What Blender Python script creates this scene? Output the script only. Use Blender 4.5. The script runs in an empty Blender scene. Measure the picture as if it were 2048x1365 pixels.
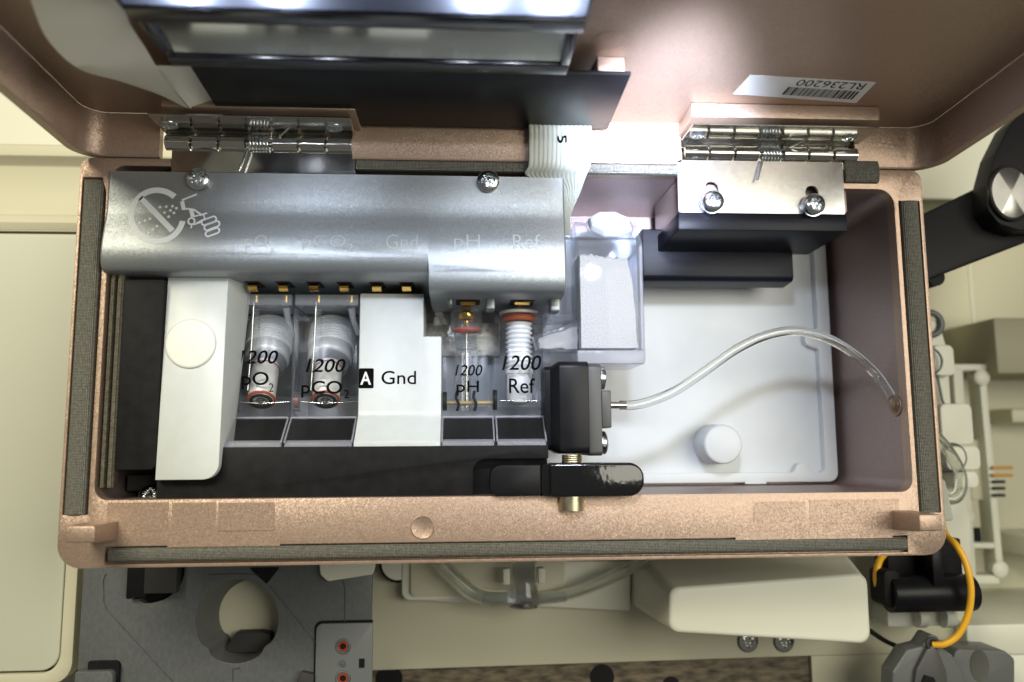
import bpy, bmesh, math, random
from mathutils import Vector, Matrix
random.seed(7)
# ---------------------------------------------------------------- units, camera, world, lamps
# All lengths below are in "u": 1 u = 0.13 mm.  The compartment front frame lies in the plane Y = 0,
# X to the right, Z up, Y into the machine.
S = 0.00013
FPX, CX, CY, DIST = 1620.0, 1024.0, 682.5, 1620.0
XC = Vector((0.99795691, -0.00155828, 0.06387158)).normalized()
YC = Vector((-0.06357293, -0.12378384, 0.99027069)).normalized()
ZC = Vector((-0.00636315, 0.99230798, 0.12363)).normalized()

def W(u, v, y=0.0):
    """point of the plane Y=y seen at photograph position (u, v)"""
    c = Vector(((u - CX) / FPX, (CY - v) / FPX, 1.0))
    d = Vector((XC.dot(c), YC.dot(c), ZC.dot(c)))
    t = (y + DIST) / d.y
    return Vector((d.x * t, y, d.z * t))

def WZ(u, v, z):
    """point of the plane Z=z"""
    c = Vector(((u - CX) / FPX, (CY - v) / FPX, 1.0))
    d = Vector((XC.dot(c), YC.dot(c), ZC.dot(c)))
    t = z / d.z
    return Vector((d.x * t, d.y * t - DIST, z))

def WX(u, v, x):
    c = Vector(((u - CX) / FPX, (CY - v) / FPX, 1.0))
    d = Vector((XC.dot(c), YC.dot(c), ZC.dot(c)))
    t = x / d.x
    return Vector((x, d.y * t - DIST, d.z * t))

sc = bpy.context.scene
col = sc.collection
cam_d = bpy.data.cameras.new("camera"); cam = bpy.data.objects.new("camera", cam_d); col.objects.link(cam)
rm = Matrix(((XC.x, XC.y, -XC.z), (YC.x, YC.y, -YC.z), (ZC.x, ZC.y, -ZC.z)))
cam.matrix_world = Matrix.Translation(Vector((0, -DIST, 0)) * S) @ rm.to_4x4()
cam_d.sensor_width = 36.0
cam_d.lens = 36.0 * FPX / 2048.0
cam_d.clip_start = 0.005; cam_d.clip_end = 20
cam_d.dof.use_dof = True
cam_d.dof.focus_distance = 1690 * S
cam_d.dof.aperture_fstop = 9.0
sc.camera = cam

wd = bpy.data.worlds.new("World"); sc.world = wd; wd.use_nodes = True
bg = wd.node_tree.nodes["Background"]
bg.inputs[0].default_value = (1.0, 0.975, 0.85, 1); bg.inputs[1].default_value = 0.115

def lamp(name, kind, loc, target, power, color, size=0.05, size_y=None, cone=None, blend=0.5):
    l = bpy.data.lights.new(name, kind); l.energy = power; l.color = color
    if kind == 'AREA':
        l.shape = 'RECTANGLE' if size_y else 'SQUARE'; l.size = size
        if size_y: l.size_y = size_y
    else:
        l.shadow_soft_size = size
        if cone: l.spot_size = math.radians(cone); l.spot_blend = blend
    o = bpy.data.objects.new(name, l); col.objects.link(o)
    o.location = Vector(loc) * S
    dv = (Vector(target) - Vector(loc))
    o.rotation_euler = dv.to_track_quat('-Z', 'Y').to_euler()
    return o
WARM = (1.0, 0.93, 0.72)
COOL = (0.80, 0.865, 1.0)
# key: room light from upper left, behind the photographer
lamp("room_light_key", 'AREA', (-1500, -2600, 1900), (0, 0, -100), 2.1, WARM, 0.25, 0.12)
lamp("fill_light_front", 'AREA', (1900, -2700, 480), (300, 300, -50), 1.15, (1.0, 0.965, 0.82), 0.30, 0.20)  # added fill, brightens the tray and the background the key misses
# LED strip of the lid module
for lx, k in ((-560, .8), (-430, .9), (60, 1.0), (190, .75)):
    lamp("led_light", 'SPOT', (lx, -840, 598), (lx * 0.62 + 60, 60, 205), 0.185 * k, COOL, 0.005, cone=48, blend=0.9)
lamp("led_light", 'SPOT', (330, -830, 590), (470, 150, 110), 0.40, COOL, 0.006, cone=62, blend=1.0)  # extra spot outside the strip, added to brighten salt chamber and tray
p = W(1330, 290, 0)
lamp("led_glare_spot", 'SPOT', (330, -800, 478), (p.x - 20, 0, p.z + 18), 5.0, (0.68, 0.77, 1.0), 0.006, cone=34, blend=1.0)  # extra spot, set low off the module to throw glare on lid and hinge
sc.view_settings.view_transform = 'Standard'; sc.view_settings.look = 'None'
sc.view_settings.exposure = 0.18; sc.view_settings.gamma = 1.0
sc.view_settings.use_curve_mapping = False
sc.cycles.max_bounces = 14; sc.cycles.transparent_max_bounces = 32; sc.cycles.transmission_bounces = 12
sc.cycles.glossy_bounces = 6; sc.cycles.diffuse_bounces = 4
sc.cycles.sample_clamp_indirect = 6.0

# ---------------------------------------------------------------- materials
def newmat(name):
    m = bpy.data.materials.new(name); m.use_nodes = True
    nt = m.node_tree; nt.nodes.clear()
    out = nt.nodes.new('ShaderNodeOutputMaterial')
    return m, nt, out

def pbr(name, c, rough=0.5, metal=0.0, bump=None, vary=None, spec=0.5, sub=0.0, coat=0.0, aniso=None, rvar=0.0, scratch=None, emit=None):
    """c base colour; bump=(scale, distance in u, strength); vary=(scale, amount, stretch)"""
    m, nt, out = newmat(name)
    N, L = nt.nodes, nt.links
    b = N.new('ShaderNodeBsdfPrincipled'); L.new(b.outputs[0], out.inputs[0])
    b.inputs['Base Color'].default_value = (*c, 1); b.inputs['Roughness'].default_value = rough
    b.inputs['Metallic'].default_value = metal; b.inputs['Specular IOR Level'].default_value = spec
    if sub:
        b.inputs['Subsurface Weight'].default_value = sub
        b.inputs['Subsurface Radius'].default_value = (1, 1, 1); b.inputs['Subsurface Scale'].default_value = 0.002
    if coat: b.inputs['Coat Weight'].default_value = coat; b.inputs['Coat Roughness'].default_value = 0.1
    if emit: b.inputs['Emission Color'].default_value = (*emit[0], 1); b.inputs['Emission Strength'].default_value = emit[1]
    tc = N.new('ShaderNodeTexCoord')
    if vary:
        mp = N.new('ShaderNodeMapping'); L.new(tc.outputs['Object'], mp.inputs[0])
        if len(vary) > 2: mp.inputs['Scale'].default_value = vary[2]
        nz = N.new('ShaderNodeTexNoise'); nz.inputs['Scale'].default_value = vary[0]; nz.inputs['Detail'].default_value = 5
        L.new(mp.outputs[0], nz.inputs['Vector'])
        mr = N.new('ShaderNodeMapRange'); mr.inputs[1].default_value = 0.3; mr.inputs[2].default_value = 0.7
        mr.inputs[3].default_value = 1 - vary[1]; mr.inputs[4].default_value = 1 + vary[1]
        L.new(nz.outputs[0], mr.inputs[0])
        mx = N.new('ShaderNodeMix'); mx.data_type = 'RGBA'; mx.blend_type = 'MULTIPLY'; mx.inputs[0].default_value = 1
        mx.inputs[6].default_value = (*c, 1); L.new(mr.outputs[0], mx.inputs[7]); L.new(mx.outputs[2], b.inputs['Base Color'])
        if rvar:
            m2 = N.new('ShaderNodeMapRange'); m2.inputs[1].default_value = 0.3; m2.inputs[2].default_value = 0.7
            m2.inputs[3].default_value = max(0.02, rough - rvar); m2.inputs[4].default_value = rough + rvar
            L.new(nz.outputs[0], m2.inputs[0]); L.new(m2.outputs[0], b.inputs['Roughness'])
    if bump:
        n2 = N.new('ShaderNodeTexNoise'); n2.inputs['Scale'].default_value = bump[0]; n2.inputs['Detail'].default_value = 2
        mp2 = N.new('ShaderNodeMapping'); L.new(tc.outputs['Object'], mp2.inputs[0])
        if len(bump) > 3: mp2.inputs['Scale'].default_value = bump[3]
        L.new(mp2.outputs[0], n2.inputs['Vector'])
        bp = N.new('ShaderNodeBump'); bp.inputs['Distance'].default_value = bump[1] * S; bp.inputs['Strength'].default_value = bump[2]
        L.new(n2.outputs[0], bp.inputs['Height']); L.new(bp.outputs[0], b.inputs['Normal'])
    return m

def flake(name, c, rough, metal, scale, amount):
    """metallic paint: tiny flakes tilt the normal"""
    m, nt, out = newmat(name); N, L = nt.nodes, nt.links
    b = N.new('ShaderNodeBsdfPrincipled'); L.new(b.outputs[0], out.inputs[0])
    b.inputs['Metallic'].default_value = metal; b.inputs['Roughness'].default_value = rough
    tc = N.new('ShaderNodeTexCoord')
    vo = N.new('ShaderNodeTexVoronoi'); vo.inputs['Scale'].default_value = scale; L.new(tc.outputs['Object'], vo.inputs['Vector'])
    geo = N.new('ShaderNodeNewGeometry')
    sub = N.new('ShaderNodeVectorMath'); sub.operation = 'SUBTRACT'; L.new(vo.outputs['Color'], sub.inputs[0]); sub.inputs[1].default_value = (.5, .5, .5)
    scl = N.new('ShaderNodeVectorMath'); scl.operation = 'SCALE'; L.new(sub.outputs[0], scl.inputs[0]); scl.inputs['Scale'].default_value = amount
    add = N.new('ShaderNodeVectorMath'); add.operation = 'ADD'; L.new(geo.outputs['Normal'], add.inputs[0]); L.new(scl.outputs[0], add.inputs[1])
    nrm = N.new('ShaderNodeVectorMath'); nrm.operation = 'NORMALIZE'; L.new(add.outputs[0], nrm.inputs[0])
    L.new(nrm.outputs[0], b.inputs['Normal'])
    nz = N.new('ShaderNodeTexNoise'); nz.inputs['Scale'].default_value = scale * 0.5; nz.inputs['Detail'].default_value = 3
    L.new(tc.outputs['Object'], nz.inputs['Vector'])
    mr = N.new('ShaderNodeMapRange'); mr.inputs[1].default_value = .3; mr.inputs[2].default_value = .7; mr.inputs[3].default_value = .9; mr.inputs[4].default_value = 1.1
    L.new(nz.outputs[0], mr.inputs[0])
    mx = N.new('ShaderNodeMix'); mx.data_type = 'RGBA'; mx.blend_type = 'MULTIPLY'; mx.inputs[0].default_value = 1
    mx.inputs[6].default_value = (*c, 1); L.new(mr.outputs[0], mx.inputs[7]); L.new(mx.outputs[2], b.inputs['Base Color'])
    return m

def weave(name, c1, c2, pitch, rough=0.55, metal=0.3):
    m, nt, out = newmat(name); N, L = nt.nodes, nt.links
    b = N.new('ShaderNodeBsdfPrincipled'); L.new(b.outputs[0], out.inputs[0])
    b.inputs['Roughness'].default_value = rough; b.inputs['Metallic'].default_value = metal
    tc = N.new('ShaderNodeTexCoord')
    ws = []
    for d in ((1, 0, 1), (1, 0, -1)):
        mp = N.new('ShaderNodeVectorMath'); mp.operation = 'DOT_PRODUCT'; L.new(tc.outputs['Object'], mp.inputs[0]); mp.inputs[1].default_value = Vector(d).normalized() * (math.tau / (pitch * S))
        sn = N.new('ShaderNodeMath'); sn.operation = 'SINE'; L.new(mp.outputs['Value'], sn.inputs[0]); ws.append(sn)
    ml = N.new('ShaderNodeMath'); ml.operation = 'MULTIPLY'; L.new(ws[0].outputs[0], ml.inputs[0]); L.new(ws[1].outputs[0], ml.inputs[1])
    nz = N.new('ShaderNodeTexNoise'); nz.inputs['Scale'].default_value = 1400; L.new(tc.outputs['Object'], nz.inputs['Vector'])
    ad = N.new('ShaderNodeMath'); ad.operation = 'MULTIPLY_ADD'; L.new(ml.outputs[0], ad.inputs[0]); ad.inputs[1].default_value = .5; L.new(nz.outputs[0], ad.inputs[2])
    rp = N.new('ShaderNodeValToRGB'); rp.color_ramp.elements[0].color = (*c1, 1); rp.color_ramp.elements[1].color = (*c2, 1)
    rp.color_ramp.elements[0].position = .15; rp.color_ramp.elements[1].position = .95
    L.new(ad.outputs[0], rp.inputs[0]); L.new(rp.outputs[0], b.inputs['Base Color'])
    bp = N.new('ShaderNodeBump'); bp.inputs['Distance'].default_value = 1.2 * S; bp.inputs['Strength'].default_value = .8
    L.new(ml.outputs[0], bp.inputs['Height']); L.new(bp.outputs[0], b.inputs['Normal'])
    return m

def clear(name, tint=(0.95, 0.96, 0.975), haze=0.012, hazecol=(0.8, 0.83, 0.88), edge=0.75, power=4.0, base=0.004, rough=0.13, bump=None):
    """thin clear moulded plastic: seen through, mirror at grazing angles, a trace of haze"""
    m, nt, out = newmat(name); N, L = nt.nodes, nt.links
    tr = N.new('ShaderNodeBsdfTransparent'); tr.inputs[0].default_value = (*tint, 1)
    df = N.new('ShaderNodeBsdfDiffuse'); df.inputs[0].default_value = (*hazecol, 1)
    gl = N.new('ShaderNodeBsdfGlossy'); gl.inputs['Color'].default_value = (.95, .97, 1, 1); gl.inputs['Roughness'].default_value = rough
    lw = N.new('ShaderNodeLayerWeight'); lw.inputs[0].default_value = 0.5
    pw = N.new('ShaderNodeMath'); pw.operation = 'POWER'; L.new(lw.outputs['Facing'], pw.inputs[0]); pw.inputs[1].default_value = power
    ma = N.new('ShaderNodeMath'); ma.operation = 'MULTIPLY_ADD'; L.new(pw.outputs[0], ma.inputs[0]); ma.inputs[1].default_value = edge; ma.inputs[2].default_value = base
    m1 = N.new('ShaderNodeMixShader'); m1.inputs[0].default_value = haze; L.new(tr.outputs[0], m1.inputs[1]); L.new(df.outputs[0], m1.inputs[2])
    m2 = N.new('ShaderNodeMixShader'); L.new(ma.outputs[0], m2.inputs[0]); L.new(m1.outputs[0], m2.inputs[1]); L.new(gl.outputs[0], m2.inputs[2])
    if bump:
        tc = N.new('ShaderNodeTexCoord'); nz = N.new('ShaderNodeTexNoise'); nz.inputs['Scale'].default_value = bump[0]; L.new(tc.outputs['Object'], nz.inputs['Vector'])
        bp = N.new('ShaderNodeBump'); bp.inputs['Distance'].default_value = bump[1] * S; bp.inputs['Strength'].default_value = bump[2]
        L.new(nz.outputs[0], bp.inputs['Height']); L.new(bp.outputs[0], gl.inputs['Normal'])
    L.new(m2.outputs[0], out.inputs[0])
    return m

def refr(name, c=(1, 1, 1), ior=1.42, rough=0.02):
    m, nt, out = newmat(name); N, L = nt.nodes, nt.links
    b = N.new('ShaderNodeBsdfPrincipled'); L.new(b.outputs[0], out.inputs[0])
    b.inputs['Base Color'].default_value = (*c, 1); b.inputs['Roughness'].default_value = rough
    b.inputs['Transmission Weight'].default_value = 1; b.inputs['IOR'].default_value = ior
    return m

M = dict(
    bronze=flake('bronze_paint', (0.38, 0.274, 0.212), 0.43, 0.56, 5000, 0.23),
    bronze_led_cast=flake('bronze_paint_inside_cast', (0.285, 0.218, 0.206), 0.42, 0.6, 5200, 0.14),  # same paint as outside; mauve cast of the LED light put into the colour
    cover=flake('grey_metallic_paint', (0.275, 0.297, 0.312), 0.40, 0.6, 8000, 0.17),
    slot_shade=pbr('slot_shade_black', (0.012, 0.012, 0.014), 0.7),
    gasket=weave('conductive_weave', (0.075, 0.074, 0.062), (0.25, 0.245, 0.212), 4.2),
    fabric=weave('conductive_weave_fine', (0.05, 0.045, 0.035), (0.26, 0.24, 0.18), 4.0),
    white_pom=pbr('white_acetal', (0.545, 0.575, 0.575), 0.38, vary=(260, .03), bump=(900, .5, .12), sub=0.15),
    ivory=pbr('ivory_plastic', (0.70, 0.71, 0.66), 0.42, sub=0.1),
    white=pbr('white_tray_plastic', (0.66, 0.70, 0.74), 0.40, vary=(60, .05), bump=(1500, .4, .15)),
    black=pbr('black_plastic', (0.009, 0.009, 0.010), 0.55, spec=.12, vary=(300, .3), bump=(1500, .6, .35)),
    black_sm=pbr('black_smooth', (0.007, 0.007, 0.009), 0.36, spec=.18, vary=(200, .3), bump=(800, .3, .15)),
    black_arm=pbr('black_arm_paint', (0.006, 0.006, 0.007), 0.45, spec=.12, bump=(1500, .5, .3)),
    black_gl=pbr('black_lacquer', (0.006, 0.006, 0.007), 0.10, spec=0.6, bump=(330, 1.6, .5)),
    anod=pbr('black_anodised', (0.007, 0.008, 0.015), 0.36, 0.0, spec=.14, vary=(500, .35, (0.05, 1, 1)), bump=(2600, .4, .3, (0.03, 1, 1))),
    dkgrey=pbr('charcoal_plastic', (0.035, 0.035, 0.034), 0.55, spec=.3, bump=(1700, .7, .35)),
    plate=pbr('dark_grey_diecast', (0.075, 0.075, 0.073), 0.5, 0.3, bump=(1700, .7, .35)),
    steel=pbr('polished_steel', (0.60, 0.59, 0.56), 0.12, 1.0, vary=(160, .08), rvar=.03),
    steel_plate=pbr('handled_steel', (0.66, 0.66, 0.66), 0.24, 1.0, vary=(900, .03), rvar=.012, bump=(1600, .2, .1)),
    zinc=pbr('zinc_plated', (0.66, 0.70, 0.73), 0.2, 1.0, vary=(500, .12), rvar=.06, bump=(900, .6, .3)),
    alu=pbr('brushed_aluminium', (0.52, 0.52, 0.50), 0.36, 1.0, vary=(900, .25), rvar=.1, bump=(1600, .8, .4)),
    gold=pbr('gold_plate', (0.83, 0.52, 0.14), 0.2, 1.0, bump=(700, .3, .2)),
    brass=pbr('brass', (0.56, 0.50, 0.36), 0.28, 1.0, vary=(400, .15), rvar=.05),
    red=pbr('red_rubber', (0.36, 0.055, 0.025), 0.45, spec=.3),
    rubber=pbr('black_rubber', (0.009, 0.009, 0.009), 0.5, spec=.15),
    print_k=pbr('black_print', (0.004, 0.004, 0.004), 0.8, spec=.03),
    print_f=pbr('washed_out_white_print', (0.40, 0.43, 0.45), 0.5),  # white print greyed so it washes out in the cover's highlight
    print_w=pbr('white_print', (0.70, 0.74, 0.76), 0.5),
    sticker=pbr('paper_label', (0.76, 0.76, 0.76), 0.4),
    cream=pbr('cream_plastic', (0.54, 0.52, 0.39), 0.5, vary=(14, .03), bump=(1300, .5, .25)),
    cream_l=pbr('light_cream_plastic', (0.66, 0.66, 0.56), 0.45, vary=(30, .02), bump=(1400, .5, .2)),
    cream_d=pbr('dark_cream_plastic', (0.38, 0.37, 0.27), 0.55, vary=(20, .04), bump=(1400, .5, .2)),  # cream in a deeper tone
    grey=pbr('grey_moulded_plastic', (0.095, 0.102, 0.106), 0.38, vary=(900, .10, (1, 1, .6)), rvar=.04, bump=(1700, .7, .4)),
    grey_d=pbr('grey_moulded_dark', (0.10, 0.105, 0.105), 0.4, bump=(1500, .7, .35)),
    stone=pbr('speckled_brown_laminate', (0.105, 0.082, 0.052), 0.6, vary=(650, .7, (.35, 1, 1.2))),
    yellow=pbr('yellow_cable', (0.80, 0.42, 0.02), 0.4),
    orange=pbr('amber_pin', (0.55, 0.28, 0.05), 0.4),
    amber=pbr('amber_ring', (0.26, 0.14, 0.035), 0.5, vary=(600, .4)),
    ribbon=pbr('ribbon_cable', (0.47, 0.49, 0.43), 0.38, bump=(500, .2, .1)),
    powder=pbr('salt_crystals', (0.53, 0.53, 0.525), 0.4, vary=(2200, .10), bump=(2200, 3.0, .8), sub=.15),
    chalk=pbr('white_cap', (0.42, 0.44, 0.445), 0.6, vary=(120, .06), bump=(500, 1.5, .5)),
    thread=pbr('white_thread', (0.72, 0.73, 0.74), 0.35, sub=.15),
    silver=pbr('silver_element', (0.75, 0.74, 0.70), 0.2, 1.0),
    glass_dark=pbr('dark_glass', (0.46, 0.45, 0.40), 0.10, 0.9, spec=.8),
    gloss=pbr('gloss_black_housing', (0.006, 0.006, 0.012), 0.22, spec=.6),
    led=pbr('led_lens', (0.9, 0.9, 0.9), 0.3, emit=((0.80, 0.87, 1.0), 5.0)),
    clear=clear('clear_acrylic'),
    clear2=clear('clear_acrylic_edge', tint=(.90, .91, .94), haze=.045, edge=.85, power=2.6),
    edge=clear('acrylic_edge_and_glint', tint=(.85, .85, .9), haze=.24, hazecol=(.66, .66, .72), rough=.12),  # also draws the pale glints along the sensor lips
    shell=clear('thick_clear_shell', tint=(.965, .97, .985), haze=.02, hazecol=(.8, .82, .9), edge=.8, power=2.8, rough=.06),
    edge2=clear('thick_acrylic_edge', tint=(.9, .9, .95), haze=.32, hazecol=(.84, .85, .92), rough=.12),
    flat=pbr('white_flat_cable', (0.78, 0.76, 0.68), 0.42, bump=(500, .2, .1)),
    diffuser=None,
    frost=clear('frosted_acrylic', tint=(.82, .84, .86), haze=.22, rough=.25),
    tube=refr('clear_tubing', (0.97, 0.98, 0.97), 1.40),
    tube2=clear('clear_tubing_thin', tint=(.88, .89, .84), haze=.16, hazecol=(.75, .76, .68), edge=.8, power=1.8),
    milky=clear('milky_plastic', tint=(.6, .61, .56), haze=.5, hazecol=(.72, .73, .66), rough=.3),
)

def diffuser():
    m, nt, out = newmat('led_diffuser'); N, L = nt.nodes, nt.links
    t = N.new('ShaderNodeBsdfTranslucent'); t.inputs[0].default_value = (.30, .33, .42, 1)
    g = N.new('ShaderNodeBsdfGlossy'); g.inputs[0].default_value = (.3, .3, .35, 1); g.inputs['Roughness'].default_value = .2
    m1 = N.new('ShaderNodeMixShader'); m1.inputs[0].default_value = .06
    L.new(t.outputs[0], m1.inputs[1]); L.new(g.outputs[0], m1.inputs[2]); L.new(m1.outputs[0], out.inputs[0]); return m
M['diffuser'] = diffuser()
# ---------------------------------------------------------------- mesh helpers
class MB:
    def __init__(s): s.bm = bmesh.new()
    def poly(s, pts):
        return s.bm.faces.new([s.bm.verts.new(p) for p in pts])
    def loft(s, rings, closed=True, caps=True):
        bm = s.bm
        R = [[bm.verts.new(p) for p in r] for r in rings]
        n = len(R[0])
        for a, b in zip(R, R[1:]):
            for i in range(n if closed else n - 1):
                j = (i + 1) % n
                bm.faces.new((a[i], a[j], b[j], b[i]))
        if caps:
            bm.faces.new(R[0][::-1]); bm.faces.new(R[-1])
        return s
    def box(s, x0, x1, y0, y1, z0, z1):
        return s.loft([[(x0, y, z0), (x1, y, z0), (x1, y, z1), (x0, y, z1)] for y in (y0, y1)])
    def prism_y(s, poly, y0, y1, sh=None):
        f = sh or (lambda x, z: 0)
        return s.loft([[(x, y + f(x, z), z) for x, z in poly] for y in (y0, y1)])
    def prism_x(s, poly, x0, x1):
        return s.loft([[(x, y, z) for y, z in poly] for x in (x0, x1)])
    def prism_z(s, poly, z0, z1):
        return s.loft([[(x, y, z) for x, y in poly] for z in (z0, z1)])
    def plate(s, outer, holes, y0, y1, fn=None):
        """flat plate in XZ with holes, from y0 to y1"""
        bm = s.bm; fr = []; loops = []
        for lp in [outer] + holes:
            vs = [bm.verts.new((x, y0, z)) for x, z in lp]; loops.append(vs)
            fr += [bm.edges.new((vs[i], vs[(i + 1) % len(vs)])) for i in range(len(vs))]
        g = bmesh.ops.triangle_fill(bm, use_beauty=True, use_dissolve=False, edges=fr, normal=(0, -1, 0))
        ff = [e for e in g['geom'] if isinstance(e, bmesh.types.BMFace)]
        mp = {}
        for vs in loops:
            for v in vs: mp[v] = bm.verts.new((v.co.x, y1, v.co.z))
        for f in ff: bm.faces.new([mp[v] for v in reversed(f.verts)])
        for vs in loops:
            n = len(vs)
            for i in range(n):
                a, b = vs[i], vs[(i + 1) % n]
                bm.faces.new((a, b, mp[b], mp[a]))
        return s
    def tube(s, pts, r, seg=12, caps=True, flat=1.0):
        pts = [Vector(p) for p in pts]; n = len(pts); rings = []
        t = (pts[1] - pts[0]).normalized()
        up = Vector((0, 0, 1)) if abs(t.z) < .9 else Vector((1, 0, 0))
        u = t.cross(up).normalized()
        for i, p in enumerate(pts):
            t2 = (pts[min(i + 1, n - 1)] - pts[max(i - 1, 0)]).normalized()
            u = (u - t2 * u.dot(t2)).normalized(); v = t2.cross(u)
            rr = r[i] if isinstance(r, (list, tuple)) else r
            rings.append([p + u * rr * math.cos(a) + v * rr * flat * math.sin(a) for a in (math.tau * k / seg for k in range(seg))])
        return s.loft(rings, caps=caps)
    def lathe(s, prof, o, axis, seg=32, a0=0.0):
        """profile [(radius, height)] about axis through o"""
        o = Vector(o); ax = Vector(axis).normalized()
        up = Vector((0, 0, 1)) if abs(ax.z) < .9 else Vector((1, 0, 0))
        u = ax.cross(up).normalized(); v = ax.cross(u)
        rings = [[o + ax * h + (u * math.cos(a) + v * math.sin(a)) * max(r, 0.01) for a in (a0 + math.tau * k / seg for k in range(seg))] for r, h in prof]
        return s.loft(rings)
    def cyl(s, o, axis, r, h, seg=32, a0=0.0):
        return s.lathe([(r, 0), (r, h)], o, axis, seg, a0)
    def torus(s, o, axis, R, r, seg=40, ms=10, sq=1.0):
        o = Vector(o); ax = Vector(axis).normalized()
        up = Vector((0, 0, 1)) if abs(ax.z) < .9 else Vector((1, 0, 0))
        u = ax.cross(up).normalized(); v = ax.cross(u); bm = s.bm
        R_ = [[bm.verts.new(o + (u * math.cos(a) + v * math.sin(a)) * (R + r * math.cos(b)) + ax * r * sq * math.sin(b)) for b in (math.tau * j / ms for j in range(ms))] for a in (math.tau * k / seg for k in range(seg))]
        for i in range(seg):
            for j in range(ms):
                bm.faces.new((R_[i][j], R_[(i + 1) % seg][j], R_[(i + 1) % seg][(j + 1) % ms], R_[i][(j + 1) % ms]))
        return s
    def warp(s, fn):
        for v in s.bm.verts: v.co = Vector(fn(v.co))
        return s
    def mk(s, name, mat, parent=None, bevel=0.0, seg=2, ang=38, sel=None):
        bm = s.bm
        bmesh.ops.recalc_face_normals(bm, faces=bm.faces[:])
        if bevel:
            es = [e for e in bm.edges if len(e.link_faces) == 2 and e.calc_face_angle(0) > math.radians(ang) and (sel is None or sel(e))]
            if es:
                bmesh.ops.bevel(bm, geom=es, offset=bevel, segments=seg, affect='EDGES', profile=.5, clamp_overlap=True)
        me = bpy.data.meshes.new(name)
        o0 = LOC.get(parent.name, Vector((0, 0, 0))) if parent else None
        if o0 is None:
            c = [v.co for v in bm.verts]
            lo = Vector([min(p[i] for p in c) for i in range(3)]); hi = Vector([max(p[i] for p in c) for i in range(3)])
            o0 = Vector(((lo.x + hi.x) / 2, hi.y, lo.z))
        for v in bm.verts: v.co = (v.co - o0) * S
        bm.to_mesh(me); bm.free()
        for p in me.polygons: p.use_smooth = True
        me.set_sharp_from_angle(angle=math.radians(26 if bevel else 47))
        me.materials.append(M[mat] if isinstance(mat, str) else mat)
        ob = bpy.data.objects.new(name, me); col.objects.link(ob)
        if parent:
            ob.parent = parent; LOC[ob.name] = o0
        else:
            ob.location = o0 * S; LOC[ob.name] = o0
        return ob
LOC = {}
def thing(name, label, cat, at, group=None):
    o = bpy.data.objects.new(name, None); col.objects.link(o); o.empty_display_size = 0.005
    at = Vector(at); o.location = at * S; LOC[o.name] = at
    o['label'] = label; o['category'] = cat
    if group: o['group'] = group
    return o
def tag(o, label, cat, group=None, kind=None):
    o['label'] = label; o['category'] = cat
    if group: o['group'] = group
    if kind: o['kind'] = kind
    return o
def copy_tree(o, parent=None):
    c = o.copy(); col.objects.link(c)
    if parent: c.parent = parent
    for ch in list(o.children): copy_tree(ch, c)
    return c
def dup(o, delta, label=None):
    c = copy_tree(o); c.location = o.location + Vector(delta) * S; LOC[c.name] = LOC[o.name] + Vector(delta)
    if label: c['label'] = label
    return c
def rpoly(pts, r, n=6):
    """polygon with rounded corners; r one radius or a list"""
    out = []; m = len(pts)
    for i in range(m):
        p = Vector(pts[i]); a = Vector(pts[i - 1]) - p; b = Vector(pts[(i + 1) % m]) - p
        rr = r[i] if isinstance(r, (list, tuple)) else r
        if rr <= 0: out.append(tuple(p)); continue
        ua, ub = a.normalized(), b.normalized(); half = ua.angle(ub) / 2
        t = min(rr / math.tan(half), a.length * .49, b.length * .49); rr2 = t * math.tan(half)
        c = p + (ua + ub).normalized() * (rr2 / math.sin(half))
        p0 = p + ua * t; p1 = p + ub * t
        a0 = math.atan2(p0.y - c.y, p0.x - c.x); a1 = math.atan2(p1.y - c.y, p1.x - c.x); d = (a1 - a0 + math.pi) % math.tau - math.pi
        out += [(c.x + rr2 * math.cos(a0 + d * k / n), c.y + rr2 * math.sin(a0 + d * k / n)) for k in range(n + 1)]
    return out
def rect(x0, x1, z0, z1): return [(x0, z0), (x1, z0), (x1, z1), (x0, z1)]
def circ(cx, cz, r, n=28, rz=None): return [(cx + r * math.cos(math.tau * k / n), cz + (rz or r) * math.sin(math.tau * k / n)) for k in range(n)]
def PX(pts, y): return [(W(u, v, y).x, W(u, v, y).z) for u, v in pts]
def RX(u0, v0, u1, v1, y):
    """x0, x1, z0, z1 of an upright rectangle seen with these photograph corners at depth y"""
    a, b = W(u0, v0, y), W(u1, v1, y); return a.x, b.x, b.z, a.z
def cr(pts, n=8):
    P = [Vector(p) for p in pts]; P = [P[0] * 2 - P[1]] + P + [P[-1] * 2 - P[-2]]; out = []
    for i in range(1, len(P) - 2):
        for k in range(n):
            t = k / n
            out.append(.5 * ((2 * P[i]) + (-P[i - 1] + P[i + 1]) * t + (2 * P[i - 1] - 5 * P[i] + 4 * P[i + 1] - P[i + 2]) * t * t + (-P[i - 1] + 3 * P[i] - 3 * P[i + 1] + P[i + 2]) * t ** 3))
    out.append(P[-2]); return out
def textbm(s, shear=0.0):
    cu = bpy.data.curves.new('t', 'FONT'); cu.body = s; cu.size = 1; cu.shear = shear; cu.resolution_u = 4; cu.fill_mode = 'FRONT'
    o = bpy.data.objects.new('t', cu); col.objects.link(o)
    dg = bpy.context.evaluated_depsgraph_get(); me = bpy.data.meshes.new_from_object(o.evaluated_get(dg))
    col.objects.unlink(o); bpy.data.objects.remove(o); bpy.data.curves.remove(cu)
    b = MB(); b.bm.from_mesh(me); bpy.data.meshes.remove(me)
    bmesh.ops.remove_doubles(b.bm, verts=b.bm.verts[:], dist=1e-5)
    return b
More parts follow.
